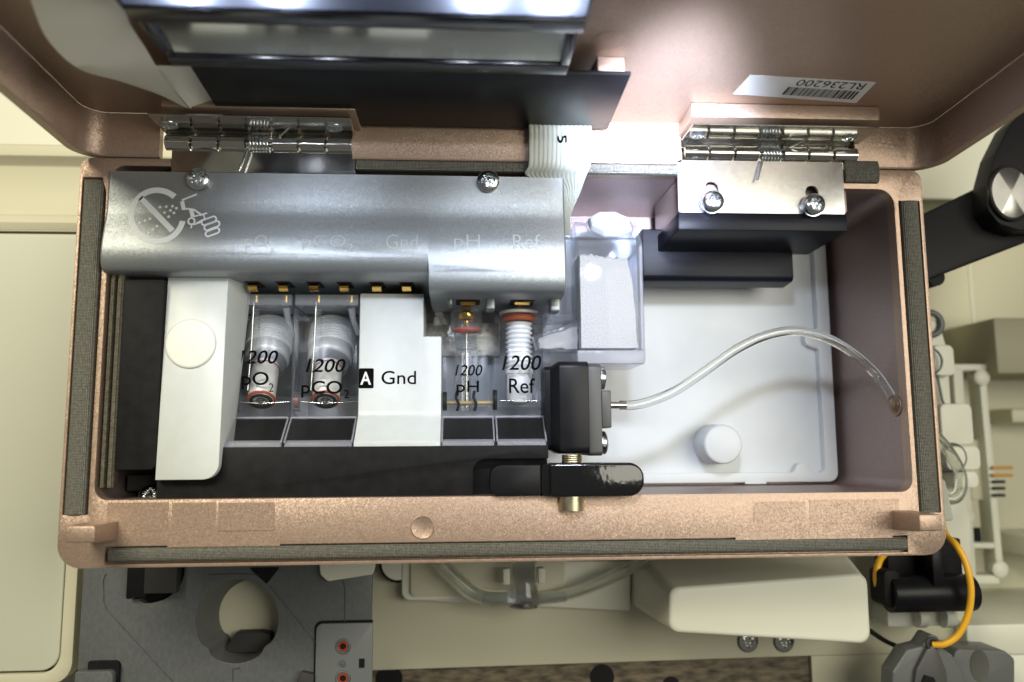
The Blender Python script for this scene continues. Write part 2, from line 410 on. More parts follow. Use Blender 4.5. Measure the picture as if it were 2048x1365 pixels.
def bold(b, w):
    """thicken the outline of flat lettering"""
    if not w: return b
    for v in b.bm.verts: v.normal_update()
    mv = {}
    for v in b.bm.verts:
        d = Vector((0, 0, 0))
        for e in v.link_edges:
            if len(e.link_faces) == 1:
                f = e.link_faces[0]; c = f.calc_center_median(); m = (e.verts[0].co + e.verts[1].co) / 2
                t = (e.verts[1].co - e.verts[0].co).normalized(); nn = Vector((t.y, -t.x, 0))
                if nn.dot(m - c) < 0: nn = -nn
                d += nn
        if d.length > 1e-6: mv[v] = d.normalized() * w
    for v, d in mv.items(): v.co += d
    return b
def lettering(name, s, fit, mat, parent, fn, shear=0.0, w=0.0, sub=0):
    """flat print fitted to the box fit=(x0,x1,z0,z1); fn(x,z) -> surface point"""
    b = bold(textbm(s, shear), w)
    xs = [v.co.x for v in b.bm.verts]; ys = [v.co.y for v in b.bm.verts]
    x0, x1, z0, z1 = fit; ax, bx, ay, by = min(xs), max(xs), min(ys), max(ys)
    if sub:
        bmesh.ops.triangulate(b.bm, faces=b.bm.faces[:])
        for _ in range(sub): bmesh.ops.subdivide_edges(b.bm, edges=[e for e in b.bm.edges if e.calc_length() > .12], cuts=1)
        bmesh.ops.triangulate(b.bm, faces=b.bm.faces[:])
    b.warp(lambda c: fn(x0 + (c.x - ax) / (bx - ax) * (x1 - x0), z0 + (c.y - ay) / (by - ay) * (z1 - z0)))
    return b.mk(name, mat, parent)

def screw_bm(o, axis, r, h, star=1.0, spin=0.0, seg=48):
    """pan head with a cross recess, outer side towards axis"""
    o = Vector(o); ax = Vector(axis).normalized()
    up = Vector((0, 0, 1)) if abs(ax.z) < .9 else Vector((1, 0, 0))
    u = ax.cross(up).normalized(); v = ax.cross(u); b = MB(); rings = []
    for rr in (0.02, .12, .2, .28, .36, .44, .52, .62, .74, .86, .95, 1.0):
        ring = []
        for k in range(seg):
            a = math.tau * k / seg + spin
            hh = h * (0.45 + 0.55 * math.sqrt(max(0, 1 - (rr * .98) ** 2)))
            x, y = rr * math.cos(a), rr * math.sin(a)
            d = min(abs(x), abs(y)); d2 = min(abs(x + y), abs(x - y)) / 1.414
            if rr < .60 and d < .13: hh -= h * .55 * star
            elif rr < .30: hh -= h * .5 * star
            elif rr < .55 and d2 < .05: hh -= h * .2 * star
            ring.append(o + ax * hh + (u * math.cos(a) + v * math.sin(a)) * r * rr)
        rings.append(ring)
    rings.append([o + (u * math.cos(math.tau * k / seg + spin) + v * math.sin(math.tau * k / seg + spin)) * r * .99 for k in range(seg)])
    return b.loft(rings)
# ================================================================ THE BOX (compartment)
XL, XR, ZB, ZT = -760.0, 985.0, -232.0, 572.0
HX0, HX1, HZ0, HZ1 = -698.0, 922.0, -106.0, 557.0
box = thing('sensor_compartment', 'open bronze metal box with white tray floor holding the row of clear sensors', 'equipment box', ((XL + XR) / 2, 330, ZB))
outer = rpoly(rect(XL, XR, ZB, ZT), [45, 45, 22, 22])
HZR, HXB = 530.0, W(1640, 400, 0).x
hole = rpoly([(HX0, HZ0), (HX1, HZ0), (HX1, HZR), (HXB, HZR), (HXB, HZ1), (HX0, HZ1)], [26, 26, 34, 2, 2, 26])
gL = rpoly([(-755, -133), (-707, -133), (-707, 500), (-716, 532), (-755, 532)], [2, 2, 12, 2, 2])
gR = rect(931, 978, -148, 505)
gB = rect(-672, 903, -226, -192)
MB().plate(outer, [hole, gL, gR, gB], 0, 14).mk('front_frame', 'bronze', box, bevel=2.2)
MB().plate(outer, [hole], 14.2, 30).mk('frame_backing', 'bronze', box)
ow = rpoly(rect(HX0 - 14, HX1 + 14, HZ0 - 14, HZ1 + 14), 34)
MB().plate(ow, [hole], 30.2, 336).mk('inner_wall', 'bronze_led_cast', box)
MB().prism_y(ow, 336.2, 344).mk('back_panel', 'bronze_led_cast', box)
# gasket strips, rounded across
def gasket_v(x0, x1, z0, z1, par=box, mat='gasket', y0=14, h=20):
    pr = []
    for k in range(13):
        a = math.pi * k / 12
        pr.append((x0 + (x1 - x0) * (0.5 - 0.5 * math.cos(a)), y0 - h * (math.sin(a) ** .5)))
    return MB().prism_z([(x, y) for x, y in pr] + [(x1, y0 + .1), (x0, y0 + .1)], z0, z1).mk('gasket_strip', mat, par)
def gasket_h(x0, x1, z0, z1, par=box, mat='gasket', y0=14, h=20):
    pr = []
    for k in range(13):
        a = math.pi * k / 12
        pr.append((y0 - h * (math.sin(a) ** .5), z0 + (z1 - z0) * (0.5 - 0.5 * math.cos(a))))
    return MB().prism_x(pr + [(y0 + .1, z1), (y0 + .1, z0)], x0, x1).mk('gasket_strip', mat, par)
gasket_v(-753.5, -713, -131, 525)
gasket_v(934, 975, -146, 503, h=24)
gasket_h(-664, 900, -223, -195)
x0, x1, z0, z1 = RX(715, 328, 1050, 346, 2)
gasket_h(x0, W(1356, 340, 0).x, z0 - 2, z1 + 6, h=12, y0=2)
x0, x1, z0, z1 = RX(1686, 330, 1754, 372, 0)
gasket_h(x0, x1, z0 + 4, z1 + 8, h=14, y0=0)
# inner cloth seals along the left wall
for k, (a, b) in enumerate(((-695, -684), (-682, -668))):
    gasket_v(a, b, -82, 340, mat='fabric', y0=34, h=26)
# latch tabs
for px in ((131, 1053, 188, 1090), (1838, 1030, 1886, 1066)):
    x0, x1, z0, z1 = RX(*px, -100)
    MB().prism_x([(-100, z0 + 4), (-100, z1), (-.2, z1), (-.2, z0 - 4), (-70, z0)], x0, x1).mk('latch_tab', 'bronze', box, bevel=3)
c = W(845, 1055, 0)
MB().lathe([(23, 0), (23, -1.2), (21.5, -2.2), (19.5, -1), (0, -1)], (c.x, 0, c.z), (0, 1, 0), 40).mk('round_plug', 'bronze', box)
for px in ((215, 1006, 335, 1062), (336, 1064, 560, 1092), (345, 1006, 430, 1060), (437, 1006, 548, 1062), (1505, 1004, 1612, 1044), (1618, 1000, 1800, 1046), (1470, 1050, 1785, 1076)):
    x0, x1, z0, z1 = RX(*px, 0)
    MB().box(x0, x1, -0.6, -.02, z0, z1).mk('cast_pad', 'bronze', box)
# white tray on the floor of the box
x0, x1, z0, z1 = -300, 908, -99, 512
o2 = rpoly(rect(x0, x1, z0, z1), 22)
i2 = rpoly([(x0 + 16, z0 + 22), (x1 - 110, z0 + 22), (x1 - 96, z0 + 44), (x1 - 72, z0 + 44), (x1 - 60, z0 + 22), (x1 - 30, z0 + 22), (x1 - 30, 222), (x1 - 64, 232), (x1 - 64, 262), (x1 - 30, 272), (x1 - 30, z1 - 16), (x0 + 16, z1 - 16)], [8, 8, 12, 12, 8, 14, 8, 14, 14, 8, 14, 8])
tray = MB().plate(o2, [i2], 300, 322).mk('tray', 'white', box, bevel=5, seg=3)
MB().prism_y(rpoly(rect(x0 + 4, x1 - 4, z0 + 4, z1 - 4), 18), 322.3, 332).mk('tray_floor', 'white', tray)
c = W(1446, 889, 245)
MB().lathe([(48, 80), (46, 6), (44, 1.5), (40, 0), (0.1, 0)], (c.x, 242, c.z), (0, 1, 0), 40).mk('peg', 'white', tray)
x0, x1, z0, z1 = RX(1490, 962, 1532, 968, 299)
MB().box(x0, x1, 297.5, 299.8, z0, z1).mk('mould_mark', 'white', tray)
# hole in the right wall
p = WX(1792, 812, 921.5)
MB().lathe([(20, 0.0), (20, 2.0), (0.1, 2.0)], (921.9, p.y, p.z), (-1, 0, 0), 32).mk('cable_hole', 'amber', box)
MB().torus((920.6, p.y, p.z), (1, 0, 0), 20.5, 2.0).mk('hole_rim', 'bronze_led_cast', box)
HOLE = p

# boss carrying the right hinge plate
bp0 = W(1357, 350, 16); 
bx0 = bp0.x; bx1 = W(1692, 350, 16).x
zt_, zb_ = W(1500, 345, 16).z, W(1500, 428, 16).z
MB().prism_x([(18, zb_ + 6), (18, HZ1 - 1), (230, HZ1 - 1), (230, zb_ + 2), (120, zb_ - 10)], bx0, bx1).mk('hinge_boss', 'bronze_led_cast', box, bevel=3)

# ================================================================ THE LID
al = math.radians(2.4)
LZ = 664.0
def LP(x, u, w):
    """lid coordinates: x across, u out towards the photographer, w down from the lid's inner face"""
    return Vector((x, -8 - u * math.cos(al) + 0 * w, LZ + u * math.sin(al) - w))
lid = thing('box_lid', 'raised bronze lid above the box, its painted inside facing down', 'lid', (110, 0, 665))
def lbox(b, x0, x1, u0, u1, w0, w1):
    return b.loft([[LP(x0, u, w0), LP(x1, u, w0), LP(x1, u, w1), LP(x0, u, w1)] for u in (u0, u1)])
UX = 760
lx0, lx1 = -748, 996
def shell(w):   # plan outline of the lid's hollow: rounded rear corners
    return rpoly([(lx0, UX), (lx0, 0), (lx1, 0), (lx1, UX)], [0, 46, 46, 0], 10)
b = MB(); sh = shell(0)
b.loft([[LP(x, u, w) for x, u in sh] for w in (0, -14)]); b.mk('lid_panel', 'bronze', lid)
def wall_run(pts, w0, w1, th, name):
    """vertical wall along plan points, thickness th outwards"""
    bb = MB(); n = len(pts); rings = []
    for i, (x, u) in enumerate(pts):
        a = Vector(pts[max(i - 1, 0)]); c = Vector(pts[min(i + 1, n - 1)]); t = (c - a).normalized(); nn = Vector((-t.y, t.x))
        o = Vector((x, u)) + nn * th
        rings.append([LP(x, u, w0), LP(x, u, w1 - 4), LP(x + nn.x * 3, u + nn.y * 3, w1), LP(o.x, o.y, w1), LP(o.x, o.y, w0)])
    bb.loft(rings); return bb.mk(name, 'bronze', lid)
hl0, hl1 = W(322, 290, 0).x, W(706, 290, 0).x      # left hinge notch
hr0, hr1 = W(1360, 300, 0).x, W(1706, 300, 0).x    # right hinge notch
WD = 90
arcL = [(lx0, UX), (lx0, 400), (lx0, 200)] + [(x, u) for x, u in sh if u < 60 and x < 0] + [(hl0, 0)]
arcR = [(hr1, 0)] + [(x, u) for x, u in sh if u < 60 and x > 0] + [(lx1, 200), (lx1, 400), (lx1, UX)]
wall_run([(x, u) for x, u in arcL][::-1], 0.3, WD, 20, 'side_wall')
wall_run(arcR[::-1], 0.3, WD, 20, 'side_wall')
wall_run([(hl1, 0), (hr0, 0)][::-1], 0.3, WD - 2, 22, 'rear_wall')
# bosses over the hinges
lz_leaf = W(1530, 284, 0).z          # underside height of hinge leaves
wl = LZ - lz_leaf
for (a, c_) in ((322, 711), (1382, 1757)):
    x0 = W(a, 235, -100).x; x1 = W(c_, 235, -100).x
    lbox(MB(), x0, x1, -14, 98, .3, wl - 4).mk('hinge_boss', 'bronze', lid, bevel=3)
# ejector marks on the inside
for (u, v, r) in ((1219, 85, 27), (1298, 211, 27)):
    q = WZ(u, v, LZ + 10)
    uu = (-8 - q.y) / math.cos(al)
    b = MB(); n = 40
    b.torus((0, 0, 0), (0, 0, 1), r, 1.3, 40, 6)
    b.warp(lambda c, q=q, uu=uu: LP(q.x + c.x, uu + c.y, 0.3 - c.z * .5)); b.mk('ejector_mark', 'bronze', lid)
# barcode sticker, glued upside down on the inside of the lid
def on_lid(u, v):
    """hit the lid's inner face along the ray of (u, v): returns lid (x, u)"""
    a = W(u, v, 0); o = Vector((0, -DIST, 0)); d = a - o
    nrm = Vector((0, math.sin(al), math.cos(al))); p0 = LP(0, 0, 0)
    t = (p0 - o).dot(nrm) / d.dot(nrm); h = o + d * t
    return h.x, (-8 - h.y) / math.cos(al)
sq = [on_lid(*p) for p in ((1752, 165), (1500, 150), (1466, 188), (1712, 206))]   # order: origin at the label's own lower-left (printed upside down)
def stick(s, t, w=0.6):
    a = Vector(sq[0]).lerp(Vector(sq[1]), s); c_ = Vector(sq[3]).lerp(Vector(sq[2]), s); q = a.lerp(c_, t); return LP(q.x, q.y, w)
b = MB(); b.loft([[stick(s, t, w) for s, t in ((0, 0), (1, 0), (1, 1), (0, 1))] for w in (.15, .6)])
stk = b.mk('barcode_sticker', 'sticker', lid)
stk['label'] = 'white paper barcode sticker stuck upside down inside the lid'
b = MB(); random.seed(11); t = 0.0
xs = 0.06
while xs < 0.64:
    wd_ = random.choice((.006, .006, .011, .016)); 
    b.poly([stick(xs, .44, .9), stick(xs + wd_, .44, .9), stick(xs + wd_, .84, .9), stick(xs, .84, .9)])
    xs += wd_ + random.choice((.006, .007, .011))
b.mk('barcode', 'print_k', stk)
# code printed mirror-true: read from the other side it is upright, seen from here upside down
lettering('lettering', 'RL236200', (0.06, 0.60, .06, .36), 'print_k', stk, lambda s, t: stick(s, t, .9))
# ================================================================ HINGES
def hinge(px0, px1, pyk, label, group):
    """spring hinge: six knuckles, coil spring, lid leaf (horizontal) and body leaf (vertical)"""
    a, c_ = W(px0, pyk, -4), W(px1, pyk, -4)
    L = 378.0; x0 = a.x; zk = a.z; yk = -4; R = 15.5
    t = thing('spring_hinge', label, 'hinge', (x0 + L / 2, yk, zk), group)
    seg = L / 6.9; xs = [x0, x0 + seg, x0 + 2 * seg, x0 + 3.9 * seg, x0 + 4.9 * seg, x0 + 5.9 * seg]
    for i, x in enumerate(xs):
        b = MB(); b.lathe([(R - 4, 1.6), (R, 3.4), (R, seg - 3.4), (R - 4, seg - 1.6)], (x, yk, zk), (1, 0, 0), 32)
        b.mk('knuckle', 'steel', t)
    MB().cyl((x0 + 2, yk, zk), (1, 0, 0), 6, L - 4, 20).mk('hinge_pin', 'steel', t)
    xs0 = x0 + 3.08 * seg; n = 6; pts = []
    for k in range(n * 16 + 1):
        a_ = math.tau * k / 16; pts.append((xs0 + (0.74 * seg) * k / (n * 16), yk + 14.5 * math.cos(a_), zk + 14.5 * math.sin(a_)))
    pts = [(xs0 - 16, yk - 16, zk - 62), (xs0 - 2, yk - 15, zk - 18)] + pts + [(pts[-1][0] + 6, yk + 6, zk + 10), (pts[-1][0] + 46, yk - 40, zk + 20)]
    MB().tube(pts, 2.7, 8).mk('coil_spring', 'zinc', t)
    zl = lz_leaf
    lf = MB().prism_x([(yk + 4, zk + R - 2), (yk + 9, zl - 5), (-96, zl - 5), (-96, zl - 1), (yk + 14, zl - 1), (yk + 14, zk + 6)], x0 - 2, x0 + L + 4).mk('lid_leaf', 'steel', t, bevel=.8, seg=1)
    for sx in (x0 + 22, x0 + L - 34):
        screw_bm((sx, -48, zl - 5), (0, -.12, -1), 17, 5, spin=.5).mk('screw', 'zinc', lf)
    return t, x0, L, zk
h1, x0, L, zk = hinge(330, 700, 286, 'left spring hinge, dim dark steel, beside the folded white flat cable', 'spring hinges joining lid and box')
MB().box(x0 + 14, x0 + L + 4, -3.5, -.8, W(500, 347, -4).z + 1, zk - 12).mk('body_leaf', 'steel', h1, bevel=.8, seg=1)
h2, x0, L, zk = hinge(1364, 1702, 306, 'right spring hinge, brightly lit steel with a slotted plate and two screws', 'spring hinges joining lid and box')
# slotted plate of the right hinge
PY = -8.0
pz1, pz0 = zk - 17, W(1500, 427, PY).z
px0, px1 = W(1356, 380, PY).x, W(1688, 380, PY).x
slots = []
cs = []
for (u, v) in ((1424, 377), (1624, 386)):
    c = W(u, v, PY); slots.append(rpoly(rect(c.x - 14, c.x + 14, c.z - 26, c.z + 15), 13.5, 8)); cs.append(c)
lf = MB().plate(rpoly(rect(px0, px1, pz0, pz1), 5), slots, PY, PY + 5).mk('body_leaf', 'steel_plate', h2, bevel=1, seg=1)
for (u, v) in ((1427, 402), (1630, 408)):
    c = W(u, v, PY - 20)
    sc_ = screw_bm((c.x, PY - 11, c.z), (0, -1, 0), 22, 17, spin=.35 if u < 1500 else .1).mk('screw', 'zinc', lf)
    MB().lathe([(24, 0), (25, 4), (24, 9), (12, 10), (12, 0)], (c.x, PY - .5, c.z), (0, -1, 0), 36).mk('washer', 'zinc', sc_)

# black bracket under the slotted plate
bt = thing('black_bracket', 'black anodised bar and angle under the slotted hinge plate, above the white tray', 'bracket', tuple(W(1500, 560, 150)))
zt_a, zb_a = W(1500, 427, -6).z, W(1500, 462, -6).z
MB().prism_x([(-7, zb_a), (-7, zt_a - .5), (16, zt_a - .5), (190, zt_a - 2), (190, zb_a - 4)], px0 - 1, px1 + 4).mk('angle', 'anod', bt, bevel=3)
bx0, bx1, bz0, bz1 = RX(1285, 492, 1588, 562, 170)
MB().prism_x(rpoly([(170, bz0), (170, bz1 + 40), (240, bz1 + 40), (240, bz0 - 6)], [14, 4, 4, 10]), bx0, bx1).mk('bar', 'anod', bt, bevel=2)

# ================================================================ LAMP MODULE UNDER THE LID
md = thing('lamp_module', 'black glossy lamp housing with a dark mirror strip and white LEDs under the lid', 'lamp', tuple(W(740, 60, -420)))
pzz = W(1215, 260, -24).z
qx1 = W(1215, 258, -24).x; qx0 = W(442, 205, -60).x
yfr = WZ(1252, 150, pzz).y
MB().prism_z([(qx0, -24), (qx1, -24), (qx1 - 4, yfr), (qx0 + 10, yfr)], pzz, pzz + 7).mk('back_plate', 'black_sm', md, bevel=1.2)
x0, x1, z0, z1 = RX(1196, 119, 1251, 142, yfr - 2)
MB().box(x0, x1, yfr + 2, yfr + 60, pzz + 7.5, pzz + 34).mk('mount_block', 'bronze', md, bevel=2)
zm = W(740, 141, yfr - 6).z
xm0, xm1 = W(342, 141, yfr - 6).x, W(1134, 145, yfr - 6).x
yg0 = WZ(740, 124, zm).y; yg1 = WZ(740, 57, zm - 4).y; yb = WZ(740, 30, zm - 4).y
MB().box(xm0, xm1, yg0, yfr - 2, zm, zm + 34).mk('rear_bar', 'gloss', md, bevel=4, seg=3)
MB().box(xm0, xm0 + 16, yg1, yg0 - .3, zm, zm + 30).mk('end_cheek', 'gloss', md, bevel=3)
MB().box(xm1 - 16, xm1, yg1, yg0 - .3, zm, zm + 30).mk('end_cheek', 'gloss', md, bevel=3)
tz = (yg0 - yg1) * math.tan(math.radians(6))
MB().loft([[(xm0 + 16.5, yg1 + 1, zm + 6 + d + tz), (xm1 - 16.5, yg1 + 1, zm + 6 + d + tz), (xm1 - 16.5, yg0 - 1, zm + 6 + d), (xm0 + 16.5, yg0 - 1, zm + 6 + d)] for d in (0, 4)]).mk('mirror_strip', 'glass_dark', md)
MB().box(xm0 - 6, xm1 + 6, yb, yg1 - .3, zm - 4, zm + 1.6).mk('front_bar', 'gloss', md, bevel=1.5, seg=2)
b = MB(); b.poly([(xm0 - 4, yb - 110, zm + 2), (xm1 + 4, yb - 110, zm + 2), (xm1 + 4, yb - .5, zm + 2), (xm0 - 4, yb - .5, zm + 2)]); b.mk('diffuser_strip', 'diffuser', md)
MB().box(xm0 - 6, xm1 + 6, yb - 560, yg1 - .3, zm + 33.3, zm + 40).mk('housing_roof', 'gloss', md)
for sx in (xm0 - 6, xm1 + 2):
    MB().box(sx, sx + 4, yb - 560, yb - .5, zm - 2, zm + 33).mk('housing_side', 'gloss', md)
MB().box(xm0, xm1, yb - 560, yb - 111, zm + 2, zm + 33).mk('housing_body', 'gloss', md)
for lx in (372, 560, 960, 1105):
    p = W(lx, 0, yb - 30)
    lamp("led_light_inside", 'POINT', (p.x, yb - 34, zm + 17), (p.x, yb - 40, 0), 0.0095, COOL, 0.0006)

# ================================================================ FLAT CABLES
# white flat cable hanging at the upper left, folded at its tip
fl = thing('flat_cable', 'wide white flat cable hanging in a curve at the upper left, folded at its tip', 'cable', tuple(W(375, 217, -95)))
Lp = [(40, -60, -520), (62, 0, -470), (95, 78, -390), (158, 138, -310), (240, 163, -230), (318, 190, -160), (372, 216, -100)]
Rp = [(222, -60, -520), (238, 0, -470), (262, 52, -410), (292, 98, -340), (318, 143, -270), (346, 180, -190), (378, 217, -100)]
lp = cr([W(*p) for p in Lp]); rp_ = cr([W(*p) for p in Rp])
def ribbon_mesh(A, B, th, n=1, name='cable_band', par=None, mat='ribbon', ribs=0):
    b = MB(); rings = []
    m = max(ribs * 4, 4)
    for a, c_ in zip(A, B):
        d = c_ - a; nn = Vector((0, -1, -.25)).normalized()
        top = []; bot = []
        for k in range(m + 1):
            s = k / m; bulge = 0
            if ribs: bulge = th * .9 * abs(math.sin(math.pi * s * ribs)) ** .6
            top.append(a + d * s + nn * (th + bulge)); bot.append(a + d * s)
        rings.append(top + bot[::-1])
    return b.loft(rings).mk(name, mat, par)
ribbon_mesh(lp, rp_, 1.5, par=fl, mat='flat')
A = [W(306, 132, -285), W(340, 172, -190), W(381, 218, -98)]; B = [W(400, 134, -250), W(421, 168, -170), W(438, 200, -100)]
ribbon_mesh(cr(A), cr(B), 2, par=fl, name='folded_end', ribs=14, mat='flat')
# ribbon cable passing from the lid behind the grey cover
rc = thing('ribbon_cable', 'pale ribbed ribbon cable running from the lid down behind the grey cover, marked 15', 'cable', tuple(W(1120, 440, 40)))
ctr = [(1056, 1183, 215, -70), (1057, 1183, 245, -44), (1058, 1183, 262, -34), (1058, 1183, 300, -30), (1057, 1180, 332, -24), (1052, 1172, 352, -4), (1100, 1160, 385, 30), (1104, 1142, 430, 60), (1104, 1140, 470, 80)]
A = cr([W(l, y, d) for l, r, y, d in ctr]); B = cr([W(r, y + 1, d) for l, r, y, d in ctr])
ribbon_mesh(A, B, 2.6, name='cable_band', par=rc, ribs=14)
def rot_fit(u0, v0, u1, v1, y):
    a, c_ = W(u0, v0, y), W(u1, v1, y)
    return lambda s, t: (a.x + (c_.x - a.x) * t, y, c_.z + (a.z - c_.z) * (1 - s)) if False else (c_.x - (c_.x - a.x) * (1 - t), y, a.z + (c_.z - a.z) * s)
lettering('lettering', '15', (0, 1, 0, 1), 'print_k', rc, rot_fit(1114, 254, 1134, 287, -37), w=.02)

# ================================================================ GREY COVER
cx0, cx1, cxm = -704.0, W(1131, 450, -14).x, W(856, 560, -20).x
czt = W(670, 349, -4).z
zLb, zRb = W(600, 548, -16).z, W(1000, 586, -16).z
def cover_profile(zb):
    up = [(-4, 476), (-6, 456), (-14, 424), (-20, zLb + 62)]
    pts = up + ([(-22, zLb + 30)] if zb < zLb - 5 else []) + [(-22, zb + 40), (-19, zb + 20), (-10, zb + 6), (6, zb)]
    fine = [(p.x, p.y) for p in cr([Vector((y, z)) for y, z in pts], 5)]
    if zb < zLb - 5: fine = fine[:15] + fine[15::2] if False else fine
    return [(-4, czt)] + fine
profL = cover_profile(zLb); profR = cover_profile(zRb)
def cov_y(z, prof):
    for (y0, z0), (y1, z1) in zip(prof, prof[1:]):
        if z1 <= z <= z0: return y0 + (y1 - y0) * (z0 - z) / max(z0 - z1, 1e-6)
    return prof[-1][0]
def resample(prof, n=44):
    zt, zb = prof[0][1], prof[-1][1]; d = [0]
    for a, c_ in zip(prof, prof[1:]): d.append(d[-1] + math.hypot(c_[0] - a[0], c_[1] - a[1]))
    out = []
    for k in range(n + 1):
        t = d[-1] * k / n
        i = min(max(j for j in range(len(d)) if d[j] <= t + 1e-9), len(d) - 2)
        f = (t - d[i]) / max(d[i + 1] - d[i], 1e-9); out.append((prof[i][0] + (prof[i + 1][0] - prof[i][0]) * f, prof[i][1] + (prof[i + 1][1] - prof[i][1]) * f))
    return out
cov = thing('contact_cover', 'grey metallic cover across the top of the sensors with white printed no-spray sign', 'cover', ((cx0 + cx1) / 2, 200, zRb))
rl_, rr_ = resample(profL) + [(236, zLb), (236, czt)], resample(profR) + [(236, zRb), (236, czt)]
b = MB(); b.loft([[(x, y, z) for y, z in pr] for x, pr in ((cx0, rl_), (cxm - 1, rl_), (cxm + 2, rr_), (cx1, rr_))])
b.mk('cover_shell', 'cover', cov, bevel=8, seg=4, ang=60, sel=lambda e: all(v.co.x < cx0 + 1 for v in e.verts) or all(v.co.x > cx1 - 1 for v in e.verts))
for (u, v) in ((400, 362), (976, 366)):
    c = W(u, v, 0)
    screw_bm((c.x, -5, c.z), (0, -1, 0), 23, 16, spin=.5 if u < 500 else .15).mk('screw', 'zinc', cov)
# feet below the right part
for (u0, u1, v1) in ((896, 905, 612), (972, 990, 620), (1100, 1120, 624)):
    x0, x1, z0, z1 = RX(u0, 575, u1, v1, 60)
    MB().box(x0, x1, 52, 100, z0, zRb + 4).mk('cover_foot', 'cover', cov, bevel=4, seg=3)
# print on the cover
P = lambda x, z, o=0.5: (x, cov_y(z, profL) - o, z)
PR = lambda x, z, o=0.7: (x, cov_y(z, profR) - o, z)
def pz(u, v):
    """photograph point -> (x, z) on the cover"""
    y = -10
    for _ in range(6):
        q = W(u, v, y); y = cov_y(q.z, profL)
    return q.x, q.z
def stroke(b, pts, w, closed=False, n=4):
    """flat line of width w (photograph points) as quads"""
    pts = [Vector(pz(*p)) for p in pts]
    if closed: pts = pts + [pts[0]]
    fine = []
    for a, c_ in zip(pts, pts[1:]):
        m = max(1, int((c_ - a).length / 6))
        fine += [a.lerp(c_, k / m) for k in range(m)]
    fine.append(pts[-1]); prev = None; m = len(fine)
    for i, p in enumerate(fine):
        if closed: t = (fine[(i + 1) % (m - 1)] - fine[(i - 1) % (m - 1)]).normalized()
        else: t = (fine[min(i + 1, m - 1)] - fine[max(i - 1, 0)]).normalized()
        nn = Vector((-t.y, t.x)) * w / 2
        q = [b.bm.verts.new(P(*(p + nn))), b.bm.verts.new(P(*(p - nn)))]
        if prev: b.bm.faces.new((prev[0], prev[1], q[1], q[0]))
        prev = q
    return b
b = MB()
ccx, ccy = 314.5, 432.0
stroke(b, [(ccx + 52 * math.cos(a), ccy + 51 * math.sin(a)) for a in (math.radians(12 + (312 - 12) * k / 60) for k in range(61))], 11.5)
stroke(b, [(281, 396), (345, 462)], 11)
for (u, v) in ((281, 418), (320, 415), (332.5, 414), (345, 413), (353, 417), (341, 421.5), (329, 426), (348, 426.5), (337.5, 434), (300, 438), (290, 442), (279, 446), (314, 453), (305.5, 460), (297, 466.5)):
    x, z = pz(u, v); bm = b.bm; n = 14
    bm.faces.new([bm.verts.new(P(x + 2.9 * math.cos(math.tau * k / n), z + 2.9 * math.sin(math.tau * k / n))) for k in range(n)])
stroke(b, [(364, 401), (394, 389)], 3.6)
stroke(b, [(364, 403), (368, 420)], 8)
stroke(b, [(366, 419), (376, 418), (388, 420), (400, 428), (403, 432)], 3.6)
stroke(b, [(382, 419), (386, 434)], 8); stroke(b, [(386, 434), (414, 427)], 3.4)
stroke(b, [(407, 430), (410, 438), (393, 447)], 3.2)
stroke(b, [(383 + 6.5 * math.cos(math.tau * k / 16), 443 + 6.5 * math.sin(math.tau * k / 16)) for k in range(16)], 3.6, closed=True)
stroke(b, [(384, 450), (382, 457)], 3); stroke(b, [(387, 450), (402, 445)], 3)
for (u, v, l) in ((418, 442, 13), (424, 452, 14), (425, 465, 12)):
    o = []
    for k in range(20):
        a = math.tau * k / 20; x = l * .78 * (1 if math.cos(a) > 0 else -1) + 5.2 * math.cos(a); y = 5.2 * math.sin(a)
        o.append((u + x * .93 + y * .36, v - x * .36 + y * .93))
    stroke(b, o, 3.2, closed=True)
b.mk('no_spray_sign', 'print_w', cov)
for s, u0, u1, v0, v1, pr in (('pO', 490, 536, 471, 502, profL), ('pCO', 604, 692, 471, 502, profL), ('Gnd', 772, 836, 470, 498, profL), ('pH', 908, 960, 470, 502, profR), ('Ref', 1026, 1080, 470, 498, profR)):
    xa, za = pz(u0, v1); xb, zb = pz(u1, v0)
    f = (lambda x, z: P(x, z, .8)) if pr is profL else (lambda x, z: PR(x, z, .9))
    lettering('lettering', s, (xa, xb, za, zb), 'print_f', cov, f, sub=2, w=-.012)
for s, u0, u1, v0, v1 in (('2', 540, 550, 488, 504), ('2', 696, 706, 488, 504)):
    xa, za = pz(u0, v1); xb, zb = pz(u1, v0); lettering('lettering', s, (xa, xb, za, zb), 'print_f', cov, lambda x, z: P(x, z, .8), sub=1)
# contact slots and gold contacts under the cover
def contact(u, v0, v1, wpx, zb, yc=70):
    c = W(u, v0, yc); w = wpx * 1.04
    MB().box(c.x - w * .8, c.x + w * .8, yc - 6, yc + 60, zb - .8, zb + 3).mk('contact_slot', 'slot_shade', cov)  # shade inside the slot drawn as a black slab under the cover
    zlow = W(u, v1, yc).z
    path = [(yc + 40, zb - 1), (yc + 14, zb - 1), (yc + 2, zb - 5), (yc - 1, (zb + zlow) / 2), (yc + 4, zlow + 4), (yc + 14, zlow), (yc + 34, zlow + 3)]
    pp = cr([Vector((y, z)) for y, z in path], 4)
    bb = MB(); bb.loft([[(c.x - w / 2, p.x, p.y), (c.x + w / 2, p.x, p.y), (c.x + w / 2, p.x + 1.6, p.y + .8), (c.x - w / 2, p.x + 1.6, p.y + .8)] for p in pp])
    return bb.mk('gold_contact', 'gold', cov)
for u in (505, 566, 627, 688, 753, 813): contact(u, 560, 581, 18, zLb)
for u in (936, 1045): contact(u, 589, 608, 31, zRb)
